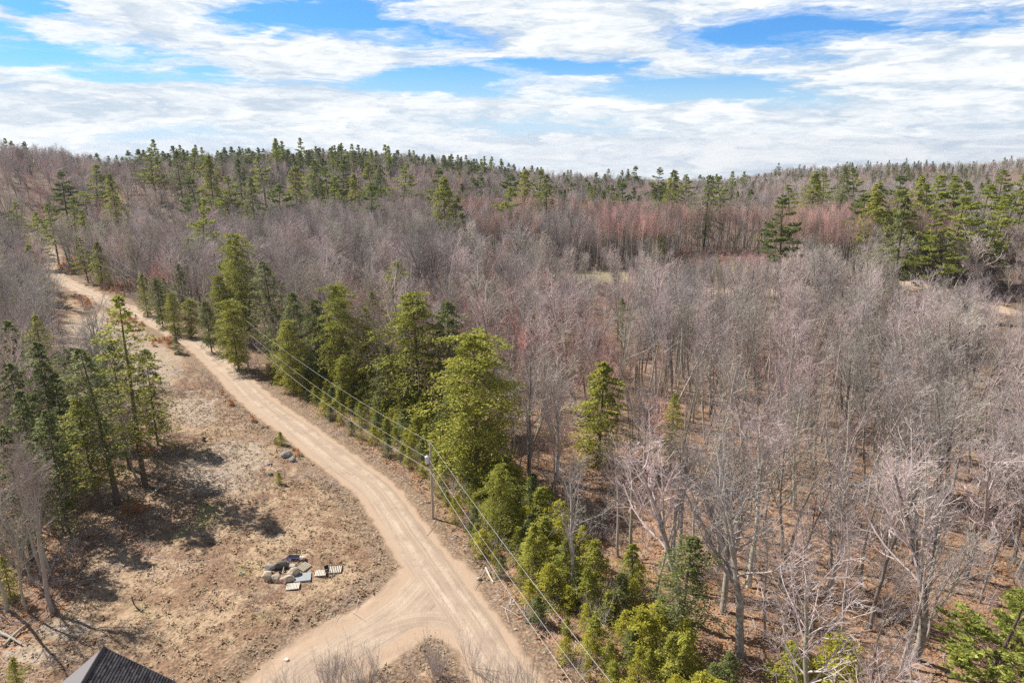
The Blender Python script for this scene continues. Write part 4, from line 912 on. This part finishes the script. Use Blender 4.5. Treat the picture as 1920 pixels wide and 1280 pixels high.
# young evergreens along the right bank of the road
def off_road(x, y, m): return polydist(np.array([x]), np.array([y]), ROAD)[0][0] > m
L_ = np.concatenate([[0], np.cumsum(np.hypot(*np.diff(ROAD, axis=0).T))]); s = 4.0; i = 0
while s < 105:
    p = np.array([np.interp(s, L_, ROAD[:, 0]), np.interp(s, L_, ROAD[:, 1])]); q = np.array([np.interp(s + 1, L_, ROAD[:, 0]), np.interp(s + 1, L_, ROAD[:, 1])]); t = q - p; nrm = np.array([t[1], -t[0]]) / np.linalg.norm(t)
    if nrm[0] < 0: nrm = -nrm
    for lane in range(4):
        o = 6.1 + lane * 2.3 + random.uniform(-.7, 1.0); x, y = p + nrm * o; h = random.uniform(1.8, 3.4) + lane * (1.0 if y > 62 else .55)
        if any(math.hypot(x - a, y - b_) < 1.2 for a, b_, _ in USED) or any(math.hypot(x - pp_[0] * f, y - pp_[1] * f) < 2.3 for pp_, _ in PP for f in (1, .97, .94, .91)): continue
        k = (i * 3 + lane) % 5; USED.append((x, y, 1.0))
        plant(BUSHY[k], 'young_evergreen', where(('tall ' if h > 4.4 else 'low ' if h < 3 else '') + ('yellow-green' if k in (1, 4) else 'dark green' if k == 2 else 'green') + ' shrub on the ' + ('road bank' if lane == 0 else 'wood edge'), x, y, h), 'young evergreen', x, y, h, 6, None, random.uniform(1.0, 1.5), 'young evergreens on the right-hand bank of the road')
        i += 1
    s += random.uniform(1.9, 2.9)
for i in range(170):
    px, py = random.uniform(900, 1420), random.uniform(880, 1300)
    if px < 960 + (py - 900) * .55 - 100 or px > 1110 + (py - 960) * 1.0: continue
    h = random.uniform(2.6, 5.6); x, y = top_at(px, py, h)
    if not off_road(x, y, 5.5) or any(math.hypot(x - a, y - b_) < 1.35 for a, b_, _ in USED): continue
    USED.append((x, y, 1.2)); k = i % 5
    plant(BUSHY[k], 'young_evergreen', where(('tall ' if h > 5.5 else 'low ' if h < 4.3 else '') + ('yellow-green' if k in (1, 4) else 'dark green' if k == 2 else 'green') + ' evergreen shrub', x, y, h), 'young evergreen', x, y, h, 6, None, random.uniform(1.0, 1.5), 'young evergreens in the lower middle thicket')
for px, py, h, k, lab in [(1580, 1192, 6.5, 1, 'yellow-green young evergreen alone at the foot of bare trees, bottom right'), (1490, 1205, 5, 3, 'yellow-green young evergreen left of the lone one at bottom right'), (1545, 1235, 4, 0, 'low green evergreen in front of the lone one at bottom right'),
                          (1205, 1140, 5, 1, 'golden-green evergreen at the right side of the bottom thicket'), (1262, 1190, 4.5, 3, 'golden-green evergreen at the bottom right of the thicket')]:
    E_('bushy', 't', px, py, h, 1.25, lab, 'young evergreens at the bottom right', k)
for px, py, ty, lab in [(528, 836, 808, 'round green juniper beside the standing stone at the road'), (524, 912, 884, 'small round green bush alone in the clearing below the boulders'), (334, 664, 630, 'small dark spruce at the left edge of the road'), (110, 556, 540, 'low dark bush left of the road near the bend'), (255, 598, 588, 'tiny dark bush on the road edge behind the tallest hemlock')]:
    x, y, _ = ground(px, py); h = max(.9, height_to(x, y, ty)); m = BUSHY[2 if 'dark' in lab else 0]; USED.append((x, y, 1))
    plant(m, 'juniper_bush', lab, 'bush', x, y, h, 6, None, 1.35, 'green bushes in the clearing')
NE = len(USED)

# ------------------------------------------------------------------ the bare wood: scattered trees
def scatter(R0, R1, sp, a0=-.78, a1=.78, seed=0, jit=.45):
    r = np.random.default_rng(seed); X = np.arange(-R1, R1, sp); Yv = np.arange(15, R1, sp * .9)
    GX, GY = np.meshgrid(X, Yv); GX = GX + (np.arange(len(Yv)) % 2 * sp / 2)[:, None]; GX = GX + r.uniform(-jit, jit, GX.shape) * sp; GY = GY + r.uniform(-jit, jit, GY.shape) * sp
    x, y = GX.ravel(), GY.ravel(); R = np.hypot(x, y); A = np.arctan2(x, y); m = (R >= R0) & (R < R1) & (A > a0) & (A < a1); return x[m], y[m]
def allowed(x, y, m_road=5.5):
    ok = ~inpoly(x, y, CLEAR) & ~inpoly(x, y, GLADE) & (polydist(x, y, ROAD)[0] > m_road) & (polydist(x, y, DRIVE)[0] > 5)
    ok &= (polydist(x, y, LANE)[0] > 4.5) & ~inpoly(x, y, SHRUBGAP); return ok
parts = [scatter(28, 75, 4.6, seed=1), scatter(75, 150, 4.1, seed=2), scatter(150, 300, 4.5, seed=3), scatter(300, 660, 5.6, seed=4), scatter(740, 1080, 6.6, .12, .78, seed=5)]
bx = np.concatenate([p[0] for p in parts]); by = np.concatenate([p[1] for p in parts])
ok = allowed(bx, by); rg = polydist(bx, by, ROAD)[0]
ok &= ~((bx > -1.0 * by) & (rg < 15) & (by < 150) & ((rng.random(len(bx)) < .85) | ((rg < 13) & (by < 115) & (by > 66))) & (bx > -75)) & ~((bx < 12) & (by < 62) & (rg < 9)) & ~((bx < 0) & (by < 56))
# leave the near road-bank thicket and sunlit lane open
for x, y, rr in USED:
    ok &= np.hypot(bx - x, by - y) > rr * 1.5
    if rr > 2 and y < 150: ok &= (np.hypot(bx - x * .94, by - y * .94) > max(3.2, rr * 1.2)) & (np.hypot(bx - x * .88, by - y * .88) > max(2.6, rr)) & ((rr < 3) | (np.hypot(bx - x * .82, by - y * .82) > rr))
# sun and view lane in front of the far lane and glade
for lx0, ly0 in [(120, 199), (127, 176), (122, 187)]:
    for f in (1, .95, .9):
        ok &= np.hypot(bx - lx0 * f, by - ly0 * f) > 7.5
bx, by = bx[ok], by[ok]
R = np.hypot(bx, by); rr = rng.random(len(bx)); vn = vnoise(bx, by, 45, 21); vn2 = vnoise(bx, by, 28, 22)
band = (by > 240) & (by < 300) & (bx > -70) & (bx < 125)
kind = np.where(rr < .33, 0, 1)                       # 0 broad 1 slim 2 red
kind = np.where((vn > .62) & (rr > .3), 2, kind); kind = np.where(band, np.where((rr < .45) & (bx > 50), 2, 1), kind)
hh = np.array([17.0, 14.5, 12.0])[kind] * (.75 + .45 * rng.random(len(bx))); hh = np.where(R > 300, hh * .85, hh); hh = np.where(R > 700, hh * .75, hh)
hh = np.where((bx < -10) & (R < 200), hh * 1.1, hh)
# lower growth in front of the lane and glade so they show
lowz = inpoly(bx, by, [flat(*p) for p in [(1040, 500), (1320, 500), (1330, 610), (1010, 610)]]) | inpoly(bx, by, [flat(*p) for p in [(1700, 520), (1920, 570), (1990, 690), (1640, 640)]])
hh = np.where(lowz, hh * .7, hh)
low2 = (by > 195) & (by < 246) & (bx > 52) & (bx < 108); hh = np.where(low2, hh * .5, hh)
low3 = (by > 215) & (by < 240) & (bx > -80) & (bx <= 52); hh = np.where(low3, hh * .8, hh)
vx, vy, vd = proj(bx, by, th(bx, by) + hh); gx_, gy_, _ = proj(bx, by, th(bx, by))
rxl = np.interp(by, ROAD[:, 1], ROAD[:, 0]); leftside = bx < rxl
block = leftside & (vx > 104) & (vx < 340) & (gy_ > 545) & (gy_ < 800)
block |= (vx > 78) & (vx < 160) & (vy < 548) & (gy_ > 548)
block |= (vx > 1070) & (vx < 1190) & (vy < 795) & (gy_ > 812) & (gy_ < 960)
block |= (vx > 1835) & (vx < 1990) & (vy < 1270) & (gy_ > 1150)
for a_, b_, t_, u_ in [(1712, 1762, 550, 560), (1868, 1930, 606, 614), (1110, 1150, 520, 530)]: block |= (vx > a_) & (vx < b_) & (vy < t_) & (gy_ > u_) & (gy_ < 760)
short = (vx > 1270) & (vx < 1500) & (vy < 474) & (gy_ > 486) & (gy_ < 640)
hh = np.where(short, hh * .6, hh); hh = np.where(block, 0.01, hh); vx, vy, vd = proj(bx, by, th(bx, by) + hh)
inview = (vx > -40) & (vx < 1960) & (vy < 1300)
size = hh / np.hypot(bx, by) * np.where(inview, 1, 0); order = np.argsort(-size)
NS = 286; solo = order[:NS]; rest = order[NS:]
LOOK = {0: ('bare_tree', 'wide bare tree'), 1: ('bare_tree', 'slim bare tree'), 2: ('bare_tree', 'reddish bare tree')}
POOL = {0: (BROAD, 17), 1: (SLIM, 15), 2: (REDS, 13)}
for j in solo:
    k = int(kind[j]); ms, H0 = POOL[k]; x, y = bx[j], by[j]
    if x < -14 and vx[j] < 700: zone = 'in the wood along the left edge'
    elif y < 58: zone = 'at the lower right, standing in rusty leaf litter'
    elif vx[j] < 1150: zone = 'in the bare wood behind the roadside evergreens'
    elif vx[j] < 1520: zone = 'in the thick of the bare wood right of centre'
    else: zone = 'in the bare wood near the right edge'
    vi = int(rng.integers(len(ms))); ln = random.uniform(-.07, .07)
    look = ('tall ' if hh[j] > H0 * 1.03 else 'short ' if hh[j] < H0 * .86 else '') + LOOK[k][1] + (' leaning right' if ln > .035 else ' leaning left' if ln < -.035 else '')
    plant(ms[vi], 'bare_tree', where(look, x, y, hh[j]), 'bare tree', x, y, hh[j], H0, None, random.uniform(.9, 1.2), 'bare trees ' + zone, ln)
# the bare trees that stand out
for px, py, ty, k, v, wd, lean, lab in [(1712, 1245, 850, BROAD, 3, 1.15, .05, 'big dark-barked oak with a broken limb and long grey boughs, bottom right'), (1630, 1160, 815, BROAD, 2, .9, 0, 'dark-trunked bare tree left of the big oak'),
          (1385, 1240, 850, BROAD, 0, 1.35, -.03, 'widest pale bare tree with sprawling boughs at the lower right'), (1075, 1130, 860, BROAD, 1, 1.0, -.06, 'pale bare tree rising out of the bottom evergreen thicket'),
          (1192, 738, 590, BROAD, 4, .9, 0, 'dark bare tree with forked crown above the lone hemlock'), (885, 640, 490, BROAD, 0, 1.0, 0, 'dark bare tree with splayed limbs in the upper middle wood'),
          (100, 1155, 830, BROAD, 5, .85, -.08, 'grey bare tree leaning over the clearing from the left, nearest the house'), (62, 1105, 800, BROAD, 6, .9, -.03, 'grey bare tree behind the one nearest the house'),
          (15, 1150, 850, SLIM, 1, 1.1, 0, 'grey bare tree cut by the left edge'), (262, 912, 690, BROAD, 2, .85, -.25, 'leaning bare tree among the clearing hemlocks'),
          (30, 960, 760, BROAD, 5, 1.0, .02, 'grey bare tree in the thick of the left edge'), (95, 1080, 860, BROAD, 4, .8, .05, 'crooked grey bare tree at the dark clearing edge on the left'), (8, 1060, 800, SLIM, 4, 1.2, 0, 'slim grey bare tree touching the left edge, low down'),
          (52, 1150, 880, BROAD, 2, .8, -.05, 'short wide-crowned grey bare tree at lower left'), (95, 930, 780, SLIM, 1, 1.2, .03, 'slim grey bare tree between the left edge and the clearing hemlocks'), (110, 860, 700, BROAD, 6, .8, 0, 'grey bare tree left of the clearing hemlocks'),
          (45, 1060, 815, SLIM, 0, 1.2, .02, 'slim grey bare tree at the left edge above the house'), (80, 1085, 850, SLIM, 2, 1.2, -.05, 'slim grey bare tree between two thicker ones on the left'), (25, 1010, 790, BROAD, 4, .9, .03, 'fine-twigged grey bare tree on the left edge'), (120, 1000, 870, SLIM, 3, 1.2, 0, 'short slim bare tree at the shadowed left clearing edge'), (70, 1000, 800, BROAD, 6, .9, 0, 'fine-twigged bare tree behind the leaning grey ones'),
          (545, 700, 590, BROAD, 3, .9, -.1, 'white-trunked bare tree right of the second pole'), (1900, 1050, 790, BROAD, 0, 1.0, .05, 'thick-trunked bare tree at the right edge'), (1790, 760, 560, BROAD, 2, 1.2, 0, 'pale spreading bare tree near the right edge, mid height'),
          (1830, 560, 420, BROAD, 0, 1.3, 0, 'pale round-crowned bare tree beside the far pole')]:
    x, y, _ = ground(px, py); h = height_to(x, y, ty); plant(k[v], 'bare_tree', lab, 'bare tree', x, y, h, 17 if k is BROAD else 15, None, wd, 'standout bare trees', lean)
# bare saplings along the bottom of the picture
BR = [brush(71), brush(72, 3.5, 7), brush(73, 3.5, 11)]; BRR = [brush(74, 3, 12, M_twigr), brush(75, 3, 14, M_twigr)]
for i in range(50):
    px = random.uniform(590, 1010) if i < 42 else random.uniform(330, 600); py = random.uniform(1195, 1275) if px > 600 else random.uniform(1240, 1275)
    if i % 6 == 0 and px > 800: py -= 25
    h = random.uniform(2.6, 4.5); x, y = top_at(px, py, h, 20); s_ = h / 3.5
    o = mobj('bare_sapling', BR[i % 3]); o.location = (x, y, gz(x, y) - .05); o.rotation_euler = (0, 0, random.random() * 6); o.scale = (s_ * .6, s_ * .6, s_)
    tag(o, where(('tall ' if h > 3.6 else 'short ') + 'leafless sapling' + (' before the road' if px > 820 else ' before the driveway' if px > 600 else ' by the roof'), x, y, h), 'sapling', 'leafless saplings in front of the driveway')

# ------------------------------------------------------------------ uncountable growth as instanced point clouds
def cloud(name, label, meshes, x, y, z, scale, rot, sq=1.0):
    me = bpy.data.meshes.new(name); n = len(x); me.vertices.add(n)
    me.vertices.foreach_set('co', np.stack([x, y, z], 1).astype(np.float32).ravel()); attr(me, 'sc', scale); attr(me, 'rz', rot)
    o = mobj(name, me); tag(o, label, name.replace('_', ' '), None, 'stuff')
    src = bpy.data.collections.new(name + '_forms')
    for ms in meshes:
        if isinstance(ms, tuple):
            V, Fl, mi = [], [], []; off = 0; mats = []
            for q, mm in enumerate(ms):
                v = np.empty(len(mm.vertices) * 3, np.float32); mm.vertices.foreach_get('co', v); V.append(v.reshape(-1, 3))
                l = np.empty(len(mm.loops), np.int32); mm.loops.foreach_get('vertex_index', l); Fl.append((l + off).reshape(-1, 4)); off += len(mm.vertices); mi += [q] * len(mm.polygons); mats.append(mm.materials[0])
            mm = mkmesh('tree_form', np.concatenate(V), np.concatenate(Fl), mats, mi)
        else: mm = ms
        src.objects.link(bpy.data.objects.new('tree_form', mm))
    g = bpy.data.node_groups.new(name, 'GeometryNodeTree'); g.interface.new_socket('Geometry', in_out='INPUT', socket_type='NodeSocketGeometry'); g.interface.new_socket('Geometry', in_out='OUTPUT', socket_type='NodeSocketGeometry')
    gi = g.nodes.new('NodeGroupInput'); go = g.nodes.new('NodeGroupOutput'); ip = g.nodes.new('GeometryNodeInstanceOnPoints'); ci = g.nodes.new('GeometryNodeCollectionInfo')
    ci.inputs['Collection'].default_value = src; ci.inputs['Separate Children'].default_value = True; ci.inputs['Reset Children'].default_value = True
    a1 = g.nodes.new('GeometryNodeInputNamedAttribute'); a1.data_type = 'FLOAT'; a1.inputs[0].default_value = 'sc'
    a2 = g.nodes.new('GeometryNodeInputNamedAttribute'); a2.data_type = 'FLOAT'; a2.inputs[0].default_value = 'rz'
    cx = g.nodes.new('ShaderNodeCombineXYZ'); cs = g.nodes.new('ShaderNodeCombineXYZ'); rn = g.nodes.new('FunctionNodeRandomValue'); rn.data_type = 'INT'; rn.inputs[4].default_value = 0; rn.inputs[5].default_value = len(meshes) - 1
    mu = g.nodes.new('ShaderNodeMath'); mu.operation = 'MULTIPLY'; mu.inputs[1].default_value = sq
    L = g.links.new; L(gi.outputs[0], ip.inputs['Points']); L(ci.outputs[0], ip.inputs['Instance']); ip.inputs['Pick Instance'].default_value = True
    L(rn.outputs[2], ip.inputs['Instance Index']); L(a2.outputs[0], cx.inputs[2]); L(cx.outputs[0], ip.inputs['Rotation']); L(a1.outputs[0], mu.inputs[0])
    L(mu.outputs[0], cs.inputs[0]); L(mu.outputs[0], cs.inputs[1]); L(a1.outputs[0], cs.inputs[2]); L(cs.outputs[0], ip.inputs['Scale']); L(ip.outputs[0], go.inputs[0])
    md = o.modifiers.new('scatter', 'NODES'); md.node_group = g; return o
def rot(n): return rng.random(n) * 6.283
rest = rest[(vx[rest] > -120) & (vx[rest] < 2040) & (hh[rest] > .1)]
for k, nm, lab in ((0, 'distant_hardwood', 'mass of grey leafless hardwoods filling the land to the ridge'), (1, 'distant_pole_wood', 'mass of slim grey leafless trees filling the land to the ridge'), (2, 'distant_red_wood', 'mass of reddish leafless young trees in the distance')):
    j = rest[kind[rest] == k]; ms, H0 = POOL[k]; cloud(nm, lab, ms, bx[j], by[j], th(bx[j], by[j]) - .1, hh[j] / H0, rot(len(j)), 1.12)
# dense young poles round the wet opening
x, y = scatter(235, 292, 2.1, seed=8); m = (x > -90) & (x < 135) & ~inpoly(x, y, SHRUBGAP) & (polydist(x, y, LANE)[0] > 4) & ~inpoly(x, y, GLADE) & (vnoise(x, y, 14, 5) > .25); x, y = x[m], y[m]
rs = (x > 50) | ((x > -30) & (vnoise(x, y, 20, 6) > .62))
for nm, lab, ms, j in (('young_pole_stand', 'dense stand of slim reddish young trees with pale stems behind the opening', PALE[:2], rs), ('grey_pole_stand', 'dense stand of slim greyish young trees left of the reddish stand', [PALE[2]] + SLIM[:2], ~rs)):
    cloud(nm, lab, ms, x[j], y[j], th(x[j], y[j]) - .1, .95 + .3 * rng.random(j.sum()), rot(j.sum()), .85)
# evergreens on the ridges
x1, y1 = scatter(345, 600, 7.5, -.78, .05, seed=9); x2, y2 = scatter(300, 640, 11, .05, .78, seed=10); x3, y3 = scatter(800, 960, 13, .1, .78, seed=12)
pick1 = vnoise(x1, y1, 60, 31) + .5 * (vnoise(x1, y1, 20, 35) - .5) - .22 * ss(np.arctan2(x1, y1), -.27, -.1) + .14 * ss(np.hypot(x1, y1), 360, 385) * (1 - ss(np.hypot(x1, y1), 420, 450)) * ss(np.arctan2(x1, y1), -.55, -.45) + .8 * ss(np.hypot(x1, y1), 380, 540) * ss(np.arctan2(x1, y1), -.62, -.45) > .88
pick1 |= (vnoise(x1, y1, 25, 32) > .84)
pick2 = vnoise(x2, y2, 50, 33) + .5 * (vnoise(x2, y2, 18, 36) - .5) > .64; pick3 = vnoise(x3, y3, 40, 34) > .35
x = np.concatenate([x1[pick1], x2[pick2], x3[pick3]]); y = np.concatenate([y1[pick1], y2[pick2], y3[pick3]]); s_ = .42 + .56 * rng.random(len(x)) ** 1.5; s_ = np.where((np.hypot(x, y) < 470) & (x < 0), s_ * 1.15, s_); s_ = np.where(np.hypot(x, y) > 760, s_ * .75, s_)
cloud('distant_evergreens', 'dark evergreens scattered over the far ridges', PINEF, x, y, th(x, y) - .2, s_, rot(len(x)), 1.35)
# undergrowth
x, y = scatter(28, 130, 2.5, seed=13); m = allowed(x, y, 4.3) & ~((x < 0) & (y < 56)); m &= vnoise(x, y, 12, 41) > .3; x, y = x[m], y[m]
cloud('undergrowth', 'thin leafless brush covering the floor of the bare wood', BR, x, y, th(x, y) - .05, .35 + .6 * rng.random(len(x)), rot(len(x)))
x, y = scatter(130, 320, 3.6, seed=14); m = (polydist(x, y, LANE)[0] > 3.6) & (polydist(x, y, ROAD)[0] > 4) & ~inpoly(x, y, GLADE) & ~inpoly(x, y, CLEAR); x, y = x[m], y[m]
inopen = inpoly(x, y, SHRUBGAP) | (vnoise(x, y, 30, 42) > .6)
cloud('red_brush', 'low reddish leafless brush between the far trees', BRR, x[inopen], y[inopen], th(x[inopen], y[inopen]) - .05, .6 + .6 * rng.random(inopen.sum()), rot(inopen.sum()))
cloud('grey_brush', 'low grey leafless brush between the far trees', BR, x[~inopen], y[~inopen], th(x[~inopen], y[~inopen]) - .05, .5 + .6 * rng.random((~inopen).sum()), rot((~inopen).sum()))
# bracken, weeds, stones
BK = [hemlock(81, 1.4, .8, .02, 26, M_orange, .55, .14)[1], hemlock(82, 1.2, .9, .02, 26, M_orange, .45, .14)[1]]
pts = []
for cx, cy, rx, ry, n in [(140, 500, 40, 14, 110), (225, 540, 60, 14, 110), (165, 565, 35, 10, 70), (260, 600, 50, 12, 60), (310, 640, 30, 14, 25), (440, 742, 25, 14, 24), (496, 782, 20, 16, 26), (535, 815, 15, 14, 10), (560, 846, 14, 8, 12), (250, 960, 30, 14, 6), (520, 700, 50, 15, 14), (270, 850, 30, 14, 8)]:
    for _ in range(n):
        px, py = random.gauss(cx, rx * .5), random.gauss(cy, ry * .5); X_, Y_ = flat(px, py)
        if polydist(np.array([X_]), np.array([Y_]), ROAD)[0][0] > 3.4: pts.append((X_, Y_))
pts = np.array(pts); cloud('bracken', 'rusty orange dead bracken along the road edges', BK, pts[:, 0], pts[:, 1], th(pts[:, 0], pts[:, 1]) - .03, .3 + .75 * rng.random(len(pts)), rot(len(pts)))
def tuft(seed, mat, n=16, h=.22, w=.03):
    r = np.random.default_rng(seed); a = r.random(n) * 6.28; c = np.stack([np.cos(a), np.sin(a), np.zeros(n)], 1) * (.05 + .12 * r.random(n))[:, None]; L = h * (.5 + .8 * r.random(n))
    out = np.stack([np.cos(a), np.sin(a), np.zeros(n)], 1); s = np.stack([-np.sin(a), np.cos(a), np.zeros(n)], 1); mid = c + out * (L * .3)[:, None] + np.array([0, 0, 1.]) * (L * .6)[:, None]; tip = c + out * (L * .9)[:, None] + np.array([0, 0, 1.]) * (L * .65)[:, None]
    V = np.stack([c - s * w, c + s * w, mid + s * w * .8, mid - s * w * .8, tip + s * w * .2, tip - s * w * .2], 1); b = Bag(); i = np.arange(n)[:, None] * 6
    b.add(V, np.concatenate([i + np.array([[0, 1, 2, 3]]), i + np.array([[3, 2, 4, 5]])])); return b.mesh('tuft', mat)
M_straw = foliage('straw', (.34, .25, .15), (.52, .41, .27), (.66, .55, .39), .1); M_leafl = foliage('dead_leaves', (.20, .12, .07), (.36, .23, .14), (.50, .35, .22), .1)
x, y = scatter(38, 130, .62, -.78, .1, seed=15); m = inpoly(x, y, CLEAR) & (polydist(x, y, ROAD)[0] > 3.0) & (polydist(x, y, DRIVE)[0] > 4.2) & (polydist(x, y, DRIVE2)[0] > 2.4) & (vnoise(x, y, 3, 51) + .5 * vnoise(x, y, .9, 52) > .62); x, y = x[m], y[m]
cloud('dead_grass', 'straw-coloured dead grass and weeds over the clearing', [tuft(91, M_straw), tuft(92, M_straw, 12, .16), tuft(93, M_leafl, 14, .2, .04)], x, y, th(x, y) - .02, .5 + .9 * rng.random(len(x)) ** 2, rot(len(x)))
x, y = scatter(30, 95, .9, -.78, .78, seed=16); m = ~inpoly(x, y, CLEAR) & (polydist(x, y, ROAD)[0] > 4.2); x, y = x[m], y[m]
cloud('leaf_litter', 'curled rusty dead leaves on the forest floor', [tuft(94, M_leafl, 14, .2, .06), tuft(95, M_orange, 8, .18, .06)], x, y, th(x, y) - .03, .6 + .9 * rng.random(len(x)), rot(len(x)))
SM = [rock_mesh(201, .16, .12, .09, MS_tan), rock_mesh(202, .13, .1, .07, MS_grey), rock_mesh(203, .2, .13, .08, MS_tan)]
for q in SM:
    pass
x, y = scatter(38, 150, .55, -.78, .2, seed=17); d = polydist(x, y, ROAD)[0]; ppx, ppy, _ = proj(x, y, 0.)
rk = np.zeros(len(x))
for cx, cy, rx, ry in [(190, 640, 110, 70), (270, 690, 90, 60), (400, 890, 90, 45), (120, 1180, 60, 26), (60, 1230, 60, 26), (510, 1010, 22, 8), (450, 860, 60, 45)]: rk = np.maximum(rk, np.exp(-((ppx - cx) / rx) ** 2 - ((ppy - cy) / ry) ** 2))
r2 = rng.random(len(x)); m = ((d > 2.9) & (d < 5.6) & (r2 < .22)) | ((d > 3) & (r2 < rk * .5) & inpoly(x, y, CLEAR)) | (inpoly(x, y, CLEAR) & (d > 3.2) & (r2 < .012)); m &= (polydist(x, y, DRIVE)[0] > 4) ; x, y = x[m], y[m]
cloud('rubble', 'small broken stones along the road banks and rocky patches', SM, x, y, th(x, y) + .01, .35 + .9 * rng.random(len(x)) ** 2, rot(len(x)))
x, y = scatter(38, 140, 1.15, -.78, .1, seed=19); m = inpoly(x, y, CLEAR) & (polydist(x, y, ROAD)[0] > 3.2) & (polydist(x, y, DRIVE)[0] > 4.4) & (polydist(x, y, DRIVE2)[0] > 2.6) & (vnoise(x, y, 8, 71) + .4 * vnoise(x, y, 2, 72) > .86); x, y = x[m], y[m]
cloud('dry_weeds', 'knee-high dry brown weeds in patches over the clearing', BR[:2] + BRR[:1], x, y, th(x, y) - .02, .12 + .16 * rng.random(len(x)), rot(len(x)), 1.5)
# sticks on the clearing edge
def sticks(seed):
    r = np.random.default_rng(seed); n = 5; P = np.zeros((n, 4, 3)); P[:, 0, :2] = r.normal(size=(n, 2)) * .5; P[:, 0, 2] = .06; d = unit(np.concatenate([r.normal(size=(n, 2)), np.zeros((n, 1))], 1))
    for j in range(1, 4): d = unit(d + r.normal(size=d.shape) * .15 * np.array([1, 1, .3])); P[:, j] = P[:, j - 1] + d * (.3 + .4 * r.random((n, 1)))
    b = Bag(); b.tubes(P, np.full((n, 4), .02) * np.linspace(1, .4, 4), 3); return b.mesh('sticks', M_twig)
x, y = scatter(36, 140, 1.6, -.78, .7, seed=18); m = (polydist(x, y, ROAD)[0] > 4) & (polydist(x, y, DRIVE)[0] > 4.5) & ((~inpoly(x, y, CLEAR)) | (vnoise(x, y, 7, 61) > .58)); x, y = x[m], y[m]
cloud('fallen_sticks', 'fallen twigs and sticks strewn on the ground', [sticks(1), sticks(2), sticks(3)], x, y, th(x, y), .6 + .9 * rng.random(len(x)), rot(len(x)))

# ------------------------------------------------------------------ air
HAZE = True
if HAZE:
    hm = bpy.data.materials.new('haze_air'); hm.use_nodes = True; nt = hm.node_tree; nt.nodes.clear()
    pv = nd(nt, 'ShaderNodeVolumePrincipled', {'Color': (.80, .86, .98, 1), 'Density': .00009, 'Anisotropy': .3}); oo = nd(nt, 'ShaderNodeOutputMaterial', {'Volume': pv.outputs[0]})
    b = Bag(); zlo = float(th(X.ravel(), Y.ravel(), False).min()) - 3
    b.box((-3100, -200, zlo), (3100, 4600, 62)); o = mobj('haze', b.mesh('haze', hm)); tag(o, 'thin pale blue haze over the wood', 'haze', None, 'stuff')
